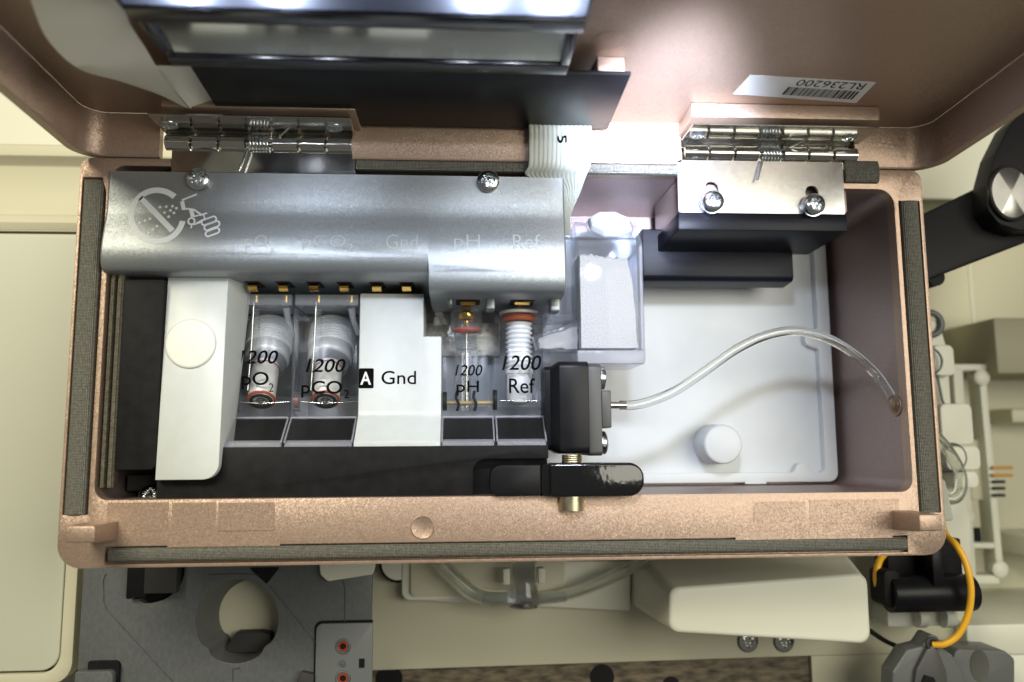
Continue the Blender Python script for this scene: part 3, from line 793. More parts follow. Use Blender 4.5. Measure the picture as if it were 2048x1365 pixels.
# ================================================================ SENSOR ROW
YF = 100          # front face of the sensor blocks
YB = 285
zS = W(700, 587, YF).z; zLip = W(700, 836, YF).z; zL1 = W(700, 884, 34).z; zL0 = W(700, 901, 34).z
def sensor_body(b, x0, x1, zt):
    pr = [(YB, zt), (YF, zt), (YF, zLip), (36, zL1), (34, zL0), (YB, zL0)]
    return b.prism_x(pr, x0, x1)
def xs(u, v=700, y=YF): return W(u, v, y).x
# holder behind the row
hd = thing('sensor_holder', 'black ribbed holder block under and behind the clear sensors', 'holder', tuple(W(700, 998, 30)))
bx0, bx1, bz0, bz1 = RX(316, 902, 1098, 997, 32)
nx = W(946, 960, 32).x
fp = rpoly([(bx0, bz0), (nx, bz0), (nx, W(0, 926, 32).z), (bx1, W(0, 926, 32).z), (bx1, bz1 + 6), (bx0, bz1 + 6)], [2, 2, 26, 2, 2, 2], 8)
MB().prism_y(fp, 32, 60).mk('base_front', 'black', hd, bevel=1.5)
MB().box(bx0, bx1, 60.2, 298, bz0, zL0 - 1.5).mk('base_block', 'black', hd)
x0, x1, z0, z1 = RX(452, 632, 1098, 838, 290)
MB().box(x0, x1 + 6, 288, 299, z0, z1 + 130).mk('back_plate', pbr('grey_back_plate', (.42, .42, .44), .5, .3, vary=(200, .15), bump=(1500, .5, .3)), hd)
x0, x1, z0, z1 = RX(460, 612, 720, 634, 285)
MB().box(x0, x1, 285.5, 287.6, z0, z1).mk('dark_band', 'black_sm', hd)
x0, x1, z0, z1 = RX(460, 705, 720, 792, 285)
MB().box(x0, x1, 285.5, 287.6, z0, z1).mk('dark_band', pbr('grey_band', (.16, .16, .165), .5), hd)
MB().box(W(452, 840, 285).x, W(1098, 840, 285).x, 283, 287.7, zL0 - 1, W(700, 838, 285).z).mk('base_back', 'black', hd)
x0, x1, z0, z1 = RX(850, 646, 1000, 712, 240)
MB().box(x0, x1, 240, 262, z0, z1).mk('metal_strip', 'alu', hd, bevel=2)
x0, x1, z0, z1 = RX(872, 605, 890, 650, 236)
MB().prism_y([(x0 - 6, z0), (x1 + 8, z0), (x0 + 2, z1)], 236, 239).mk('metal_tab', 'alu', hd)
x0, x1, z0, z1 = RX(255, 950, 318, 982, 120)
MB().box(x0, x1, 120, 200, z0, z1).mk('base_foot', 'dkgrey', hd, bevel=2)
c = W(297, 992, 80)
screw_bm((c.x, 90, c.z), (0, -.8, .6), 22, 10).mk('screw', 'zinc', hd)
x0, x1, z0, z1 = RX(226, 944, 246, 975, 140)
MB().box(x0, x1, 140, 180, z0, z1 + 6).mk('cable_clip', 'cream_d', hd, bevel=2)

# black carrier left of the white block
cb = thing('black_carrier', 'black rounded plastic block at the far left inside the box, beside the white block', 'block', tuple(W(270, 945, 90)))
_, _, z0, z1 = RX(222, 560, 246, 938, 20)
x0, xm_c, x1 = W(213, 750, 20).x, W(241, 750, 20).x, W(322, 750, 20).x
MB().prism_y(rpoly(rect(x0, xm_c - .3, z0, z1), [10, 1, 1, 10]), 20, 210).mk('carrier_edge', 'black', cb, bevel=4, seg=3)
MB().prism_y(rpoly(rect(xm_c, x1, z0 - 2, z1), [1, 14, 1, 1]), 15, 210).mk('carrier_body', 'black', cb, bevel=4, seg=3)

# white end block with its round plug
wb = thing('white_end_block', 'tall white plastic end block with a round plug, left of the clear sensors', 'block', tuple(W(385, 960, 20)))
zt = W(390, 553, 30).z; zb = W(370, 960, 12).z
x0 = (W(332, 560, 30).x + W(315, 950, 12).x) / 2; x1 = (W(455, 560, 30).x + W(440, 900, 14).x) / 2
wf = rpoly([(x0, zb), (x1, zb), (x1, zt), (x0, zt)], [1, 30, 1, 1], 8)
tilt = lambda x, z: 12 + 18 * (z - zb) / (zt - zb)
b = MB(); b.loft([[(x, tilt(x, z), z) for x, z in wf], [(x + (24 if x > x0 + 40 and z > zb + 100 else 0), tilt(x, z) + 90, z - (4 if z > zt - 2 else 0)) for x, z in wf]])
b.mk('block_body', 'white_pom', wb, bevel=1.6)
c = W(387, 690, 40); 
b = MB(); b.lathe([(50, 3), (50, -1.5), (47.5, -4), (44, -4.6), (0, -4.6)], (0, 0, 0), (0, 1, 0), 48); b.warp(lambda p: (c.x + p.x, tilt(0, c.z + p.z) + p.y, c.z + p.z)); b.mk('round_plug', 'ivory', wb)

def on_front(y): return lambda x, z: (x, y, z)
def px_text(par, s, u0, v0, u1, v1, mat='print_k', shear=0.0, w=0.0, y=YF - .8, name='lettering'):
    x0, x1, z0, z1 = RX(u0, v0, u1, v1, y)
    return lettering(name, s, (x0, x1, z0, z1), mat, par, on_front(y), shear, w)

def lip_glint(par, x0, x1):  # edge highlights of the lip drawn as thin pale bars
    MB().box(x0 + 2, x1 - 2, YF - 2.2, YF + 3, zLip - 1, zLip + 3).mk('lip_glint', 'edge', par, bevel=.8, seg=1)
    for sx in (x0 + 1.2, x1 - 4.2):
        MB().prism_x([(YF - 1, zLip), (YF + 4, zLip), (40, zL1 - 2), (35.5, zL1 - 1)], sx, sx + 3).mk('lip_side_glint', 'edge', par)
def gas_sensor(u0, u1, label, name, ut, ub):
    x0, x1 = xs(u0), xs(u1); xm = (x0 + x1) / 2; w = x1 - x0
    t = thing(name, label, 'sensor', (xm, 180, zL0), 'clear plastic sensors side by side in the box')
    body = sensor_body(MB(), x0 + .6, x1 - .6, zS).mk('clear_body', 'clear', t, bevel=2.2, seg=2)
    zf = W(700, 611, YF).z
    MB().box(x0 + 3, x1 - 3, YF + 4, YB - 60, zf, zS - 2.5).mk('frosted_ledge', 'frost', t, bevel=1.5)
    # side ribs and lip glints
    MB().box(x0 + 1.4, x0 + 6, YF + 3, YF + 60, zLip + 4, zS - 32).mk('side_wall', 'clear2', t, bevel=1)
    MB().loft([[(x0 + 3, 39.5, zL1 - 2), (x1 - 3, 39.5, zL1 - 2), (x1 - 3, 37, zL0 + 2), (x0 + 3, 37, zL0 + 2)], [(x0 + 3, 52, zL1 + 4), (x1 - 3, 52, zL1 + 4), (x1 - 3, 52, zL0 + 2), (x0 + 3, 52, zL0 + 2)]]).mk('lip_edge', 'edge', t, bevel=1)
    lip_glint(t, x0, x1)
    # barrel leaning towards the viewer
    a = Vector((W(ut, 640, 262).x, 262, W(540, 640, 262).z)); e = Vector((W(ub, 803, 126).x, 126, W(520, 803, 126).z)); ax = (e - a); Ln = ax.length; ax.normalize()
    R = 50
    pr = [(R * .70, -12), (R * .86, -6), (R * .98, 10), (R, 24), (R, 36)]
    MB().lathe(pr, a, ax, 40).mk('barrel_dome', 'clear2', t)
    pr = [(R - 2, 30)]
    k = 32
    while k < 92: pr += [(R + 1, k), (R + 1.4, k + 5.5), (R - 2.6, k + 6.5), (R - 2.6, k + 8)]; k += 8.6
    pr.append((R - 3, 94))
    MB().lathe(pr, a, ax, 48).mk('threaded_sleeve', 'thread', t)
    MB().lathe([(R - 4, 94.3), (R - 2, 97), (R - 2, 122), (R - 6, 126)], a, ax, 40).mk('metal_sleeve', pbr('satin_sleeve', (.62, .63, .65), .34, .25), t)
    MB().lathe([(R - 8, 126.3), (R - 6, 132), (R - 9, 140), (R - 10, 150), (R - 15, 156)], a, ax, 40).mk('clear_collar', 'clear2', t)
    MB().lathe([(28, 140), (29, 158), (28.5, Ln - 6), (24, Ln), (10, Ln - 2)], a, ax, 36).mk('nozzle', pbr('satin_nozzle', (.74, .73, .70), .34, .25), t)
    MB().torus(a + ax * (Ln - 4), ax, 27, 3.2, 40, 8).mk('red_ring', 'red', t)
    MB().torus(a + ax * (Ln - 1), ax, 20.5, 4.2, 40, 8).mk('black_ring', 'rubber', t)
    MB().lathe([(13, Ln - 4), (12, Ln + 3), (6, Ln + 5), (5, Ln + 12), (0, Ln + 12)], a, ax, 24).mk('sensor_tip', 'silver', t)
    MB().torus(a + ax * 150, ax, 30, 1.3, 40, 6).mk('red_ring', 'red', t)
    # electrode wire and guide tube
    wz0, wz1 = zS - 6, W(495, 780, YF).z
    wx = x0 + w * .33
    MB().tube([(wx, YF + 14, wz0 - 6), (wx - 2, YF + 14, (wz0 + wz1) / 2), (wx - 8, YF + 18, wz1)], 1.7, 8).mk('silver_wire', 'silver', t)
    MB().tube([(wx + 2, YF + 26, wz0 - 26), (wx + 2, YF + 26, wz0 - 90), (wx - 2, YF + 26, wz0 - 104)], [9, 9, 6], 16).mk('guide_tube', 'clear2', t)
    for fx in (.36, .86):
        gx = x0 + w * fx
        MB().cyl((gx, YF + 16, zS - 3), (0, 0, -1), 6.5, 15, 16).mk('gold_socket', 'gold', t)
        MB().cyl((gx, YF + 16, zS - 2), (0, 0, -1), 9.5, 24, 20).mk('clear_socket', 'clear2', t)
    MB().tube([(x0 + w * .86, YF + 22, zS - 28), (x0 + w * .88, YF + 30, zS - 50), (x0 + w * .95, YF + 48, zS - 82)], [8, 6.5, 5], 16).mk('clear_peg', 'frost', t)
    MB().prism_y([(x0 + 2, zS - 26), (x0 + 2, zS - 29), (x0 + 26, zS - 48), (x0 + 30, zS - 52), (x0 + 26, zS - 56), (x0 + 4, zS - 56), (x0 + 4, zS - 45), (x0 + 22, zS - 48)], YF + 20, YF + 34).mk('clear_barb', 'clear2', t)
    # inlet capillary and its seal
    zc = W(500, 806, YF).z
    MB().cyl((x0 + 1, YF + 30, zc + 4), (1, 0, 0), 21, 16, 28).mk('seal_holder', 'clear2', t)
    MB().cyl((x0 + 4, YF + 30, zc + 4), (1, 0, 0), 14, 8, 24).mk('seal', pbr('brown_seal', (.22, .06, .035), .45), t)
    MB().tube([(x0 + 18, YF + 26, zc + 3), (xm - 4, YF + 20, zc - 1), (x1 - 4, YF + 26, zc + 3)], 1.5, 8).mk('capillary', 'silver', t)
    return t
s1 = gas_sensor(461, 582.5, 'clear plastic sensor printed 1200 pO2, next to the white end block', 'clear_sensor', 545, 522)
px_text(s1, '1200', 478, 701, 556, 728, shear=.22, w=.012)
px_text(s1, 'pO', 484, 744, 537, 779, w=.012); px_text(s1, '2', 538, 767, 547, 784)
s2 = gas_sensor(583.5, 717, 'clear plastic sensor printed 1200 pCO2, next to the white Gnd block', 'clear_sensor', 668, 651)
px_text(s2, '1200', 612, 718, 691, 745, shear=.22, w=.012)
px_text(s2, 'pCO', 603, 762, 684, 796, w=.014); px_text(s2, '2', 688, 780, 698, 797, w=.01)

# white ground block
gb = thing('white_ground_block', 'white stepped plastic block printed A Gnd between the clear sensors', 'block', (xs(800), 180, zL0), 'sensor modules')
del gb['group']
x0, x1, x2 = xs(718.5), xs(846), xs(883); zsh = W(860, 673, YF).z
def gnd_profile(zt):
    fl = [(p.x, p.y) for p in cr([Vector(q) for q in ((YF - 2, zLip + 14), (YF - 6, zLip + 2), (YF - 20, zLip - 10), (52, zL1 + 14), (37, zL1 + 2))], 4)]
    return [(YB, zt), (YF + 2, zt), (YF - .8, zt - 1), (YF - 2, zt - 4)] + fl + [(33, zL1 - 3), (33, zL0 + 3), (35.5, zL0), (YB, zL0)]
pA, pB = gnd_profile(zS), gnd_profile(zsh)
b = MB(); b.loft([[(x, y, z) for y, z in p] for x, p in ((x0, pA), (x1, pA), (x1 + 1, pB), (x2, pB))])
b.mk('block_body', 'white_pom', gb, bevel=2.2, seg=2, ang=60, sel=lambda e: all(v.co.x < x0 + .1 for v in e.verts) or all(v.co.x > x2 - .1 for v in e.verts))
a0, a1, b0, b1 = RX(715, 737, 747, 777, YF - 3)
MB().prism_y(rpoly(rect(max(a0, x0 + .3), a1, b0, b1), 3), YF - 2.7, YF - 2.05).mk('print_badge', 'print_k', gb)
px_text(gb, 'A', 721, 744, 742, 770, 'print_w', y=YF - 3.1, w=.03)
px_text(gb, 'Gnd', 763, 742, 832, 769, y=YF - 2.6, w=.006)

# pH sensor
x0, x1 = xs(883.5), xs(988); zp = W(935, 673, YF).z
ph = thing('clear_sensor', 'clear plastic sensor printed 1200 pH with a gold pin on top', 'sensor', ((x0 + x1) / 2, 180, zL0), 'clear plastic sensors side by side in the box')
sensor_body(MB(), x0 + .6, x1 - .6, zp).mk('clear_body', 'clear', ph, bevel=2.2)
MB().loft([[(x0 + 3, 39.5, zL1 - 2), (x1 - 3, 39.5, zL1 - 2), (x1 - 3, 37, zL0 + 2), (x0 + 3, 37, zL0 + 2)], [(x0 + 3, 52, zL1 + 4), (x1 - 3, 52, zL1 + 4), (x1 - 3, 52, zL0 + 2), (x0 + 3, 52, zL0 + 2)]]).mk('lip_edge', 'edge', ph, bevel=1)
MB().box(x0 + 6, x1 - 8, YB - 30, YB - 4, zLip + 30, zp - 26).mk('frosted_back', 'frost', ph)
lip_glint(ph, x0, x1)
yc = 150; cx = W(933, 650, yc).x
z = lambda v, y=yc: W(933, v, y).z
MB().lathe([(30, z(671)), (34.5, z(668)), (34.5, z(626)), (31, z(622)), (9, z(622))], (cx, yc, 0), (0, 0, 1), 36).mk('clear_cap', 'clear2', ph)
MB().lathe([(9, z(622)), (9, z(600))], (cx, yc, 0), (0, 0, 1), 24).mk('gold_pin', 'gold', ph)
MB().lathe([(3, z(652)), (6, z(648)), (6, z(643)), (16, z(641)), (19, z(637)), (19, z(628)), (12, z(624))], (cx, yc, 0), (0, 0, 1), 28).mk('gold_collar', 'gold', ph)
MB().torus((cx, yc, z(661)), (0, 0, 1), 28, 4.0).mk('red_ring', 'red', ph)
pr = []
for k in range(5): pr += [(25, z(672 + 6 * k)), (20, z(675 + 6 * k))]
MB().lathe(pr[::-1], (cx, yc, 0), (0, 0, 1), 32).mk('clear_thread', 'clear2', ph)
MB().lathe([(25, z(764)), (25, z(704)), (21, z(700))], (cx, yc, 0), (0, 0, 1), 32).mk('clear_tube', 'clear2', ph)
MB().lathe([(10, z(822)), (10, z(704))], (cx, yc, 0), (0, 0, 1), 24).mk('glass_stem', 'tube', ph)
MB().tube([(cx, yc, z(668)), (cx, yc, z(815))], 2.6, 8).mk('silver_wire', 'silver', ph)
for u in (914, 949):
    MB().tube(cr([W(u, 783, 120), W(u - 2, 795, 116), W(u + 3, 808, 116), W(u, 822, 120)]), 3.2, 8).mk('black_clip', 'rubber', ph)
a_, c_ = W(894, 806, 130), W(985, 806, 130)
MB().tube([a_, c_], 4.6, 12).mk('gold_tube', pbr('amber_tube', (.36, .26, .12), .4, .1), ph)
MB().cyl((x0 + 2, 128, W(890, 803, 128).z), (1, 0, 0), 20, 9, 28).mk('seal', 'rubber', ph)
px_text(ph, '1200', 910, 730, 965, 752, shear=.22, w=.010); px_text(ph, 'pH', 913, 762, 958, 792, w=.014)

# reference sensor with its salt chamber
x0, x1 = xs(989), xs(1087); zr = W(1040, 629, YF).z
rf = thing('clear_sensor', 'clear plastic sensor printed 1200 Ref with a white threaded core and orange ring', 'sensor', ((x0 + x1) / 2, 180, zL0), 'clear plastic sensors side by side in the box')
sensor_body(MB(), x0 + .6, x1 - .6, zr).mk('clear_body', 'clear', rf, bevel=2.2)
MB().loft([[(x0 + 3, 39.5, zL1 - 2), (x1 - 3, 39.5, zL1 - 2), (x1 - 3, 37, zL0 + 2), (x0 + 3, 37, zL0 + 2)], [(x0 + 3, 52, zL1 + 4), (x1 - 3, 52, zL1 + 4), (x1 - 3, 52, zL0 + 2), (x0 + 3, 52, zL0 + 2)]]).mk('lip_edge', 'edge', rf, bevel=1)
MB().box(x0 + 4, x1 - 4, YB - 30, YB - 4, W(0, 812, YF).z, zr - 10).mk('frosted_back', 'frost', rf)
lip_glint(rf, x0, x1)
yc = 150; cx = W(1038, 700, yc).x
z = lambda v, y=yc: W(1038, v, y).z
MB().lathe([(14, z(617)), (24, z(619)), (43, z(625)), (43, z(630))][::-1], (cx, yc, 0), (0, 0, 1), 40).mk('white_cap', 'thread', rf)
MB().lathe([(7, z(618)), (7, z(606))][::-1], (cx, yc, 0), (0, 0, 1), 24).mk('gold_pin', 'gold', rf)
MB().torus((cx, yc, z(638)), (0, 0, 1), 31, 6.5).mk('orange_ring', pbr('orange_rubber', (.62, .13, .045), .4), rf)
pr = [(26, z(805)), (20, z(808)), (0, z(811))][::-1] + [(27.5, z(796)), (27.5, z(750)), (30, z(748)), (30, z(740))]
k = 736
while k > 652: pr += [(24.5, z(k)), (29.5, z(k - 3.4)), (29.5, z(k - 5.2)), (24.5, z(k - 7.6))]; k -= 9.2
pr += [(26, z(648))]
MB().lathe(pr, (cx, yc, 0), (0, 0, 1), 40).mk('threaded_core', 'thread', rf)
for u in (990, 1082):
    p = W(u, 800, 128); MB().cyl((p.x - 5, 128, p.z), (1, 0, 0), 22, 9, 28).mk('seal', 'rubber' if u < 1000 else 'clear2', rf)
a_, c_ = W(998, 802, 128), W(1080, 802, 128)
MB().tube([a_, c_], 1.4, 8).mk('capillary', 'silver', rf)
px_text(rf, '1200', 1004, 711, 1083, 741, shear=.22, w=.010); px_text(rf, 'Ref', 1018, 757, 1070, 787, w=.008)
# chamber
ch = thing('salt_chamber', 'clear plastic chamber full of white crystals with an octagonal white cap', 'container', tuple(W(1225, 730, 120)))
yf, yb = 62, 215
x0, x1, z0, z1 = RX(1150, 484, 1293, 729, yf)
x0b = x0 - 2; zt_b = W(1210, 434, 130).z
side = [(yf, z0), (yf, z1), (136, zt_b), (yb, zt_b), (yb, z0)]
MB().prism_x(side, x0, x1).mk('clear_shell', 'shell', ch, bevel=9, seg=5)
inner = [(yf + 10, z0 + 34), (yf + 10, z1 - 8), (138, zt_b - 10), (yb - 8, zt_b - 10), (yb - 8, z0 + 34)]
MB().prism_x(inner, x0 + 10, x1 - 12).mk('inner_wall', 'shell', ch, bevel=2)
MB().box(x0 + 2, x1 - 2, yf + 2, yb - 2, z0 + 2, z0 + 30).mk('thick_base', 'edge2', ch, bevel=2)
MB().box(x1 - 9, x1 - 2.5, yf + 3, yb - 3, z0 + 32, z1 - 6).mk('thick_side', 'edge2', ch, bevel=1.5)
# crystals: a lumpy solid, sloping on its right side
random.seed(4)
b = MB(); zc0 = z0 + 36; zc1 = W(1200, 508, yf + 14).z; n, m = 40, 46; grid = []
for j in range(m + 1):
    row = []
    for i in range(n + 1):
        s, t = i / n, j / m
        right = x1 - 14 - 12 * t - (26 * max(0, t - .72)) + random.uniform(-1.5, 1.5)
        x = (x0 + 12) + (right - x0 - 12) * s
        zz = zc0 + (zc1 - zc0 - 10 * s) * t + (random.uniform(-3, 3) if j in (m,) else 0)
        yy = yf + 12.5 + random.uniform(0, .5) + (0 if j < m else 4)
        row.append((x, yy, zz))
    grid.append(row)
V = [[b.bm.verts.new(p) for p in r] for r in grid]; Wb = [[b.bm.verts.new((p[0], yb - 14, p[2])) for p in r] for r in grid]
for j in range(m):
    for i in range(n):
        b.bm.faces.new((V[j][i], V[j][i + 1], V[j + 1][i + 1], V[j + 1][i])); b.bm.faces.new((Wb[j][i], Wb[j + 1][i], Wb[j + 1][i + 1], Wb[j][i + 1]))
for i in range(n):
    b.bm.faces.new((V[0][i], Wb[0][i], Wb[0][i + 1], V[0][i + 1])); b.bm.faces.new((V[m][i], V[m][i + 1], Wb[m][i + 1], Wb[m][i]))
for j in range(m):
    b.bm.faces.new((V[j][0], V[j + 1][0], Wb[j + 1][0], Wb[j][0])); b.bm.faces.new((V[j][n], Wb[j][n], Wb[j + 1][n], V[j + 1][n]))
o = b.mk('crystals', 'powder', ch); o['kind'] = 'stuff'
# neck towards the reference sensor
nk = [W(1066, 672, 95), W(1158, 642, 95), W(1158, 700, 95), W(1074, 700, 95)]
MB().prism_y([(p.x, p.z) for p in nk], 95, 170).mk('clear_neck', 'clear2', ch, bevel=1.5)
nk = [W(1078, 678, 100), W(1156, 652, 100), W(1156, 697, 100), W(1080, 697, 100)]
b = MB(); b.prism_y([(p.x, p.z) for p in nk], 104, 160)
bmesh.ops.subdivide_edges(b.bm, edges=b.bm.edges[:], cuts=6, use_grid_fill=True)
for v in b.bm.verts: v.co += Vector((random.uniform(-2, 2), random.uniform(-2, 2), random.uniform(-2, 2)))
o = b.mk('neck_crystals', clear('damp_crystals', tint=(.85, .85, .84), haze=.45, hazecol=(.75, .75, .73), rough=.2), ch); o['kind'] = 'stuff'
x0n, x1n, z0n, z1n = RX(1072, 626, 1146, 640, 110)
MB().box(x0n, x1n + 4, 110, 190, z0n, z1n).mk('clear_arm', 'clear2', ch, bevel=1.5)
# octagonal cap on the sloping face
dz = zt_b - z1; nrm = Vector((0, -dz, 136 - yf)).normalized()
c = Vector((W(1220, 450, 100).x, (yf + 136) / 2 + 6, (z1 + zt_b) / 2 + 8))
MB().lathe([(50, 0), (50, 5), (46, 13), (42, 15), (0, 15.5)], c, nrm, 8, math.pi / 8).mk('octagon_cap', 'chalk', ch, bevel=1.2)
MB().lathe([(53, -3), (53, 3), (50, 4)], c, nrm, 40).mk('cap_collar', 'clear2', ch)

# ================================================================ CLAMP AND LEVER
cp = thing('tube_clamp', 'black clamp head with grey end plate and two dome screws, feeding the clear tube', 'clamp', tuple(W(1150, 910, 60)))
x0, x1, z0, z1 = RX(1118, 722, 1180, 908, 24)
b = MB()
r0 = rpoly([(60, z0 + 8), (60, z1 - 8), (150, z1 - 8), (150, z0 + 8)], 12, 5)
r1 = rpoly([(24, z0), (24, z1), (150, z1), (150, z0)], 14, 5)
b.loft([[(x0 - 26, y, zz) for y, zz in r0], [(x0 - 14, y, zz) for y, zz in r0], [(x0, y, zz) for y, zz in r1], [(x1, y, zz) for y, zz in r1]])
b.mk('clamp_block', 'black_sm', cp, bevel=2)
p = WX(1106, 752, x0 - 14)
gx0, gx1, gz0, gz1 = RX(1180.5, 728, 1206, 912, 34)
MB().prism_x(rpoly([(34, gz0), (34, gz1), (150, gz1), (150, gz0)], 10, 5), x1 + .3, gx1).mk('end_plate', 'plate', cp, bevel=2.5)
ex0, ex1, ez0, ez1 = RX(1206, 781, 1224, 856, 34)
MB().prism_x(rpoly([(36, ez0), (36, ez1), (130, ez1), (130, ez0)], 4, 3), gx1 + .2, ex1).mk('end_boss', 'plate', cp, bevel=2)
for v in (757, 886):
    p = W(1206, v, 66)
    screw_bm((gx1 + .2, 66, p.z), (1, 0, 0), 24, 17).mk('screw', 'zinc', cp)
p = WX(1107, 753, x0 - 26)
MB().cyl((x0 - 26.6, 84, W(1107, 753, 84).z), (1, 0, 0), 7, 2, 24).mk('screw_hole', 'rubber', cp)
nz_ = W(1225, 811, 80)
MB().cyl((ex1 - 2, 80, nz_.z), (1, 0, 0), 7.2, 42, 24).mk('metal_nipple', 'steel', cp)
MB().cyl((ex1 - 6, 80, nz_.z), (1, 0, 0), 10, 3, 24).mk('nipple_seat', 'plate', cp)
tb = thing('clear_tube', 'clear flexible tube arching from the clamp head to the hole in the right wall', 'tube', (nz_.x, 80, nz_.z))
path = [W(u, v, d) for u, v, d in ((1240, 811, 80), (1266, 811, 80), (1300, 803, 80), (1350, 782, 80), (1410, 742, 78), (1470, 700, 76), (1530, 672, 74), (1590, 662, 74), (1650, 675, 74), (1706, 707, 76), (1754, 752, 80))] + [Vector((HOLE.x - 6, HOLE.y - 6, HOLE.z + 8)), Vector((HOLE.x + 10, HOLE.y, HOLE.z - 8))]
pp = cr(path, 8)
b = MB(); b.tube(pp, 10.2, 20, caps=False)
b.mk('tube_wall', 'tube', tb)
b = MB(); b.tube(pp, 4.6, 14, caps=False); b.mk('tube_bore', clear('tube_bore', tint=(.97, .97, .96), haze=.02, edge=.5, power=2.0, base=.02), tb)

lv = thing('clamp_lever', 'glossy black rounded lever with a brass bolt below the clamp head', 'lever', tuple(W(1150, 995, -30)))
yl = -28
x0, x1, z0, z1 = RX(980, 931, 1082, 991, yl + 14)
MB().prism_y(rpoly(rect(x0, x1, z0, z1), [16, 2, 2, 22], 6), yl + 14, 40).mk('lever_tail', 'black_sm', lv, bevel=5, seg=3)
x0, x1, z0, z1 = RX(1083, 929, 1152, 992, yl + 6)
MB().prism_y(rpoly(rect(x0, x1 - .3, z0, z1), [8, 1, 1, 8], 4), yl + 10, 36).mk('lever_hub', 'black_gl', lv, bevel=6, seg=3)
x0, x1, z0, z1 = RX(1100, 927, 1290, 993, yl)
MB().prism_y(rpoly(rect(x0, x1, z0, z1), [6, 30, 30, 6], 8), yl, 34).mk('lever_grip', 'black_gl', lv, bevel=9, seg=4)
p0 = W(1146, 1024, yl + 4)
zt = W(1146, 994, yl + 4).z
MB().lathe([(22, p0.z), (26, p0.z + 1), (26.5, zt - 1), (26.5, zt)], (p0.x, yl + 30, 0), (0, 0, 1), 40).mk('brass_bolt', 'brass', lv)
sz0, sz1 = W(1150, 927, 10).z, W(1150, 910, 10).z
pts = []
for k in range(16 * 4 + 1):
    a = math.tau * k / 16; pts.append((p0.x + 4 + 18 * math.cos(a), 10 + 18 * math.sin(a), sz0 + (sz1 - sz0) * k / 64))
MB().tube(pts, 2.6, 8).mk('brass_spring', 'brass', lv)
# ================================================================ THE ANALYSER AROUND THE BOX
YD = 360
an = thing('analyser_housing', 'cream plastic analyser front behind the box, with a ledge and a recessed bay', 'machine housing', (100, 900, -900))
# long ledge running behind the box (profile extruded across)
def ledge(u0, u1, vtop, vs, y0):
    zt = [W(u0, v, y0).z for v in vs]
    return zt
zA, zB, zC, zD, zE, zF = [W(70, v, YD).z for v in (200, 291, 318, 432, 447, 461)]
xa, xb = W(-60, 400, YD).x, W(2300, 400, YD).x
MB().prism_x([(YD + 330, 1300), (YD + 330, zB), (YD + 345, zB), (YD + 345, 1300)], xa - 500, xb + 300).mk('upper_panel', 'cream_l', an)
pf = [(YD + 329, zB), (YD - 8, zB), (YD - 12, zB - 6), (YD - 12, zC + 4), (YD - 6, zC), (YD + 14, zC - 14), (YD + 22, (zC + zD) / 2), (YD + 14, zD + 6), (YD - 4, zD), (YD - 8, zE), (YD - 2, zF), (YD + 20, zF), (YD + 329, zF)]
xm_ = W(1000, 400, YD).x
MB().prism_x(pf, xa - 500, xm_).mk('ledge', 'cream', an, bevel=3)
# left door
dr = thing('analyser_door', 'pale cream door panel with a rounded corner left of the box', 'door', tuple(W(60, 1345, YD)))
dx0 = xa - 300; dx1 = W(122, 1250, YD).x; dz1 = zF - 8; dz0 = W(60, 1343, YD).z
MB().prism_y(rpoly([(dx0, dz0), (dx1, dz0), (dx1, dz1), (dx0, dz1)], [4, 40, 14, 4], 8), YD, YD + 40).mk('door_panel', pbr('pale_door', (.49, .50, .41), .5, vary=(12, .02), bump=(1300, .4, .2)), dr, bevel=4, seg=3)
fx1 = W(150, 1250, YD).x
fo = rpoly([(dx0 - 20, dz0 - 28), (fx1, dz0 - 28), (fx1, zF - 1), (dx0 - 20, zF - 1)], [4, 46, 4, 4], 8)
fi = rpoly([(dx0 - 6, dz0 - 5), (dx1 + 5, dz0 - 5), (dx1 + 5, dz1 + 5), (dx0 - 6, dz1 + 5)], [4, 44, 14, 4], 8)
MB().plate(fo, [fi], YD - 4, YD + 50).mk('door_frame', 'cream', dr, bevel=5, seg=3)
MB().box(dx0 - 20, fx1 - 10, YD + 51, YD + 60, dz0 - 20, zF - 2).mk('door_gap', 'rubber', dr)

# grey cartridge below the box
YG = 300
gc = thing('grey_cartridge', 'dark grey moulded cartridge with a large round opening, below the box at left', 'cartridge', tuple(W(450, 1400, YG)))
gx0, gx1 = W(160, 1250, YG).x, W(742, 1250, YG).x
gz1, gz0 = W(400, 1060, YG).z, W(400, 1420, YG).z
hc = W(474, 1243, YG)
hp = []
for k in range(64):
    a = math.tau * k / 64; r = 78 * 1.17
    for a0 in (222, 318): r -= 7 * math.exp(-((a - math.radians(a0)) / .13) ** 2)
    hp.append((hc.x + r * math.cos(a), hc.z + r * math.sin(a)))
bay = W(335, 1150, YG); bx = [W(u, 1160, YG).x for u in (258, 422)]
cut = [(bx[0] - 4, gz1 - 20), (bx[0] - 4, W(0, 1204, YG).z), (W(335, 0, YG).x, W(0, 1204, YG).z)] + [(W(352, 0, YG).x + 78 * math.cos(a), W(0, 1148, YG).z + 70 * math.sin(a)) for a in (math.radians(-96 + 100 * k / 14) for k in range(15))] + [(W(428, 0, YG).x + 4, gz1 - 20)]
MB().plate([(gx0, gz0), (gx1, gz0), (gx1, gz1), (gx0, gz1)], [hp, cut], YG, YG + 26).mk('face_plate', 'grey', gc, bevel=3, seg=2, ang=60)
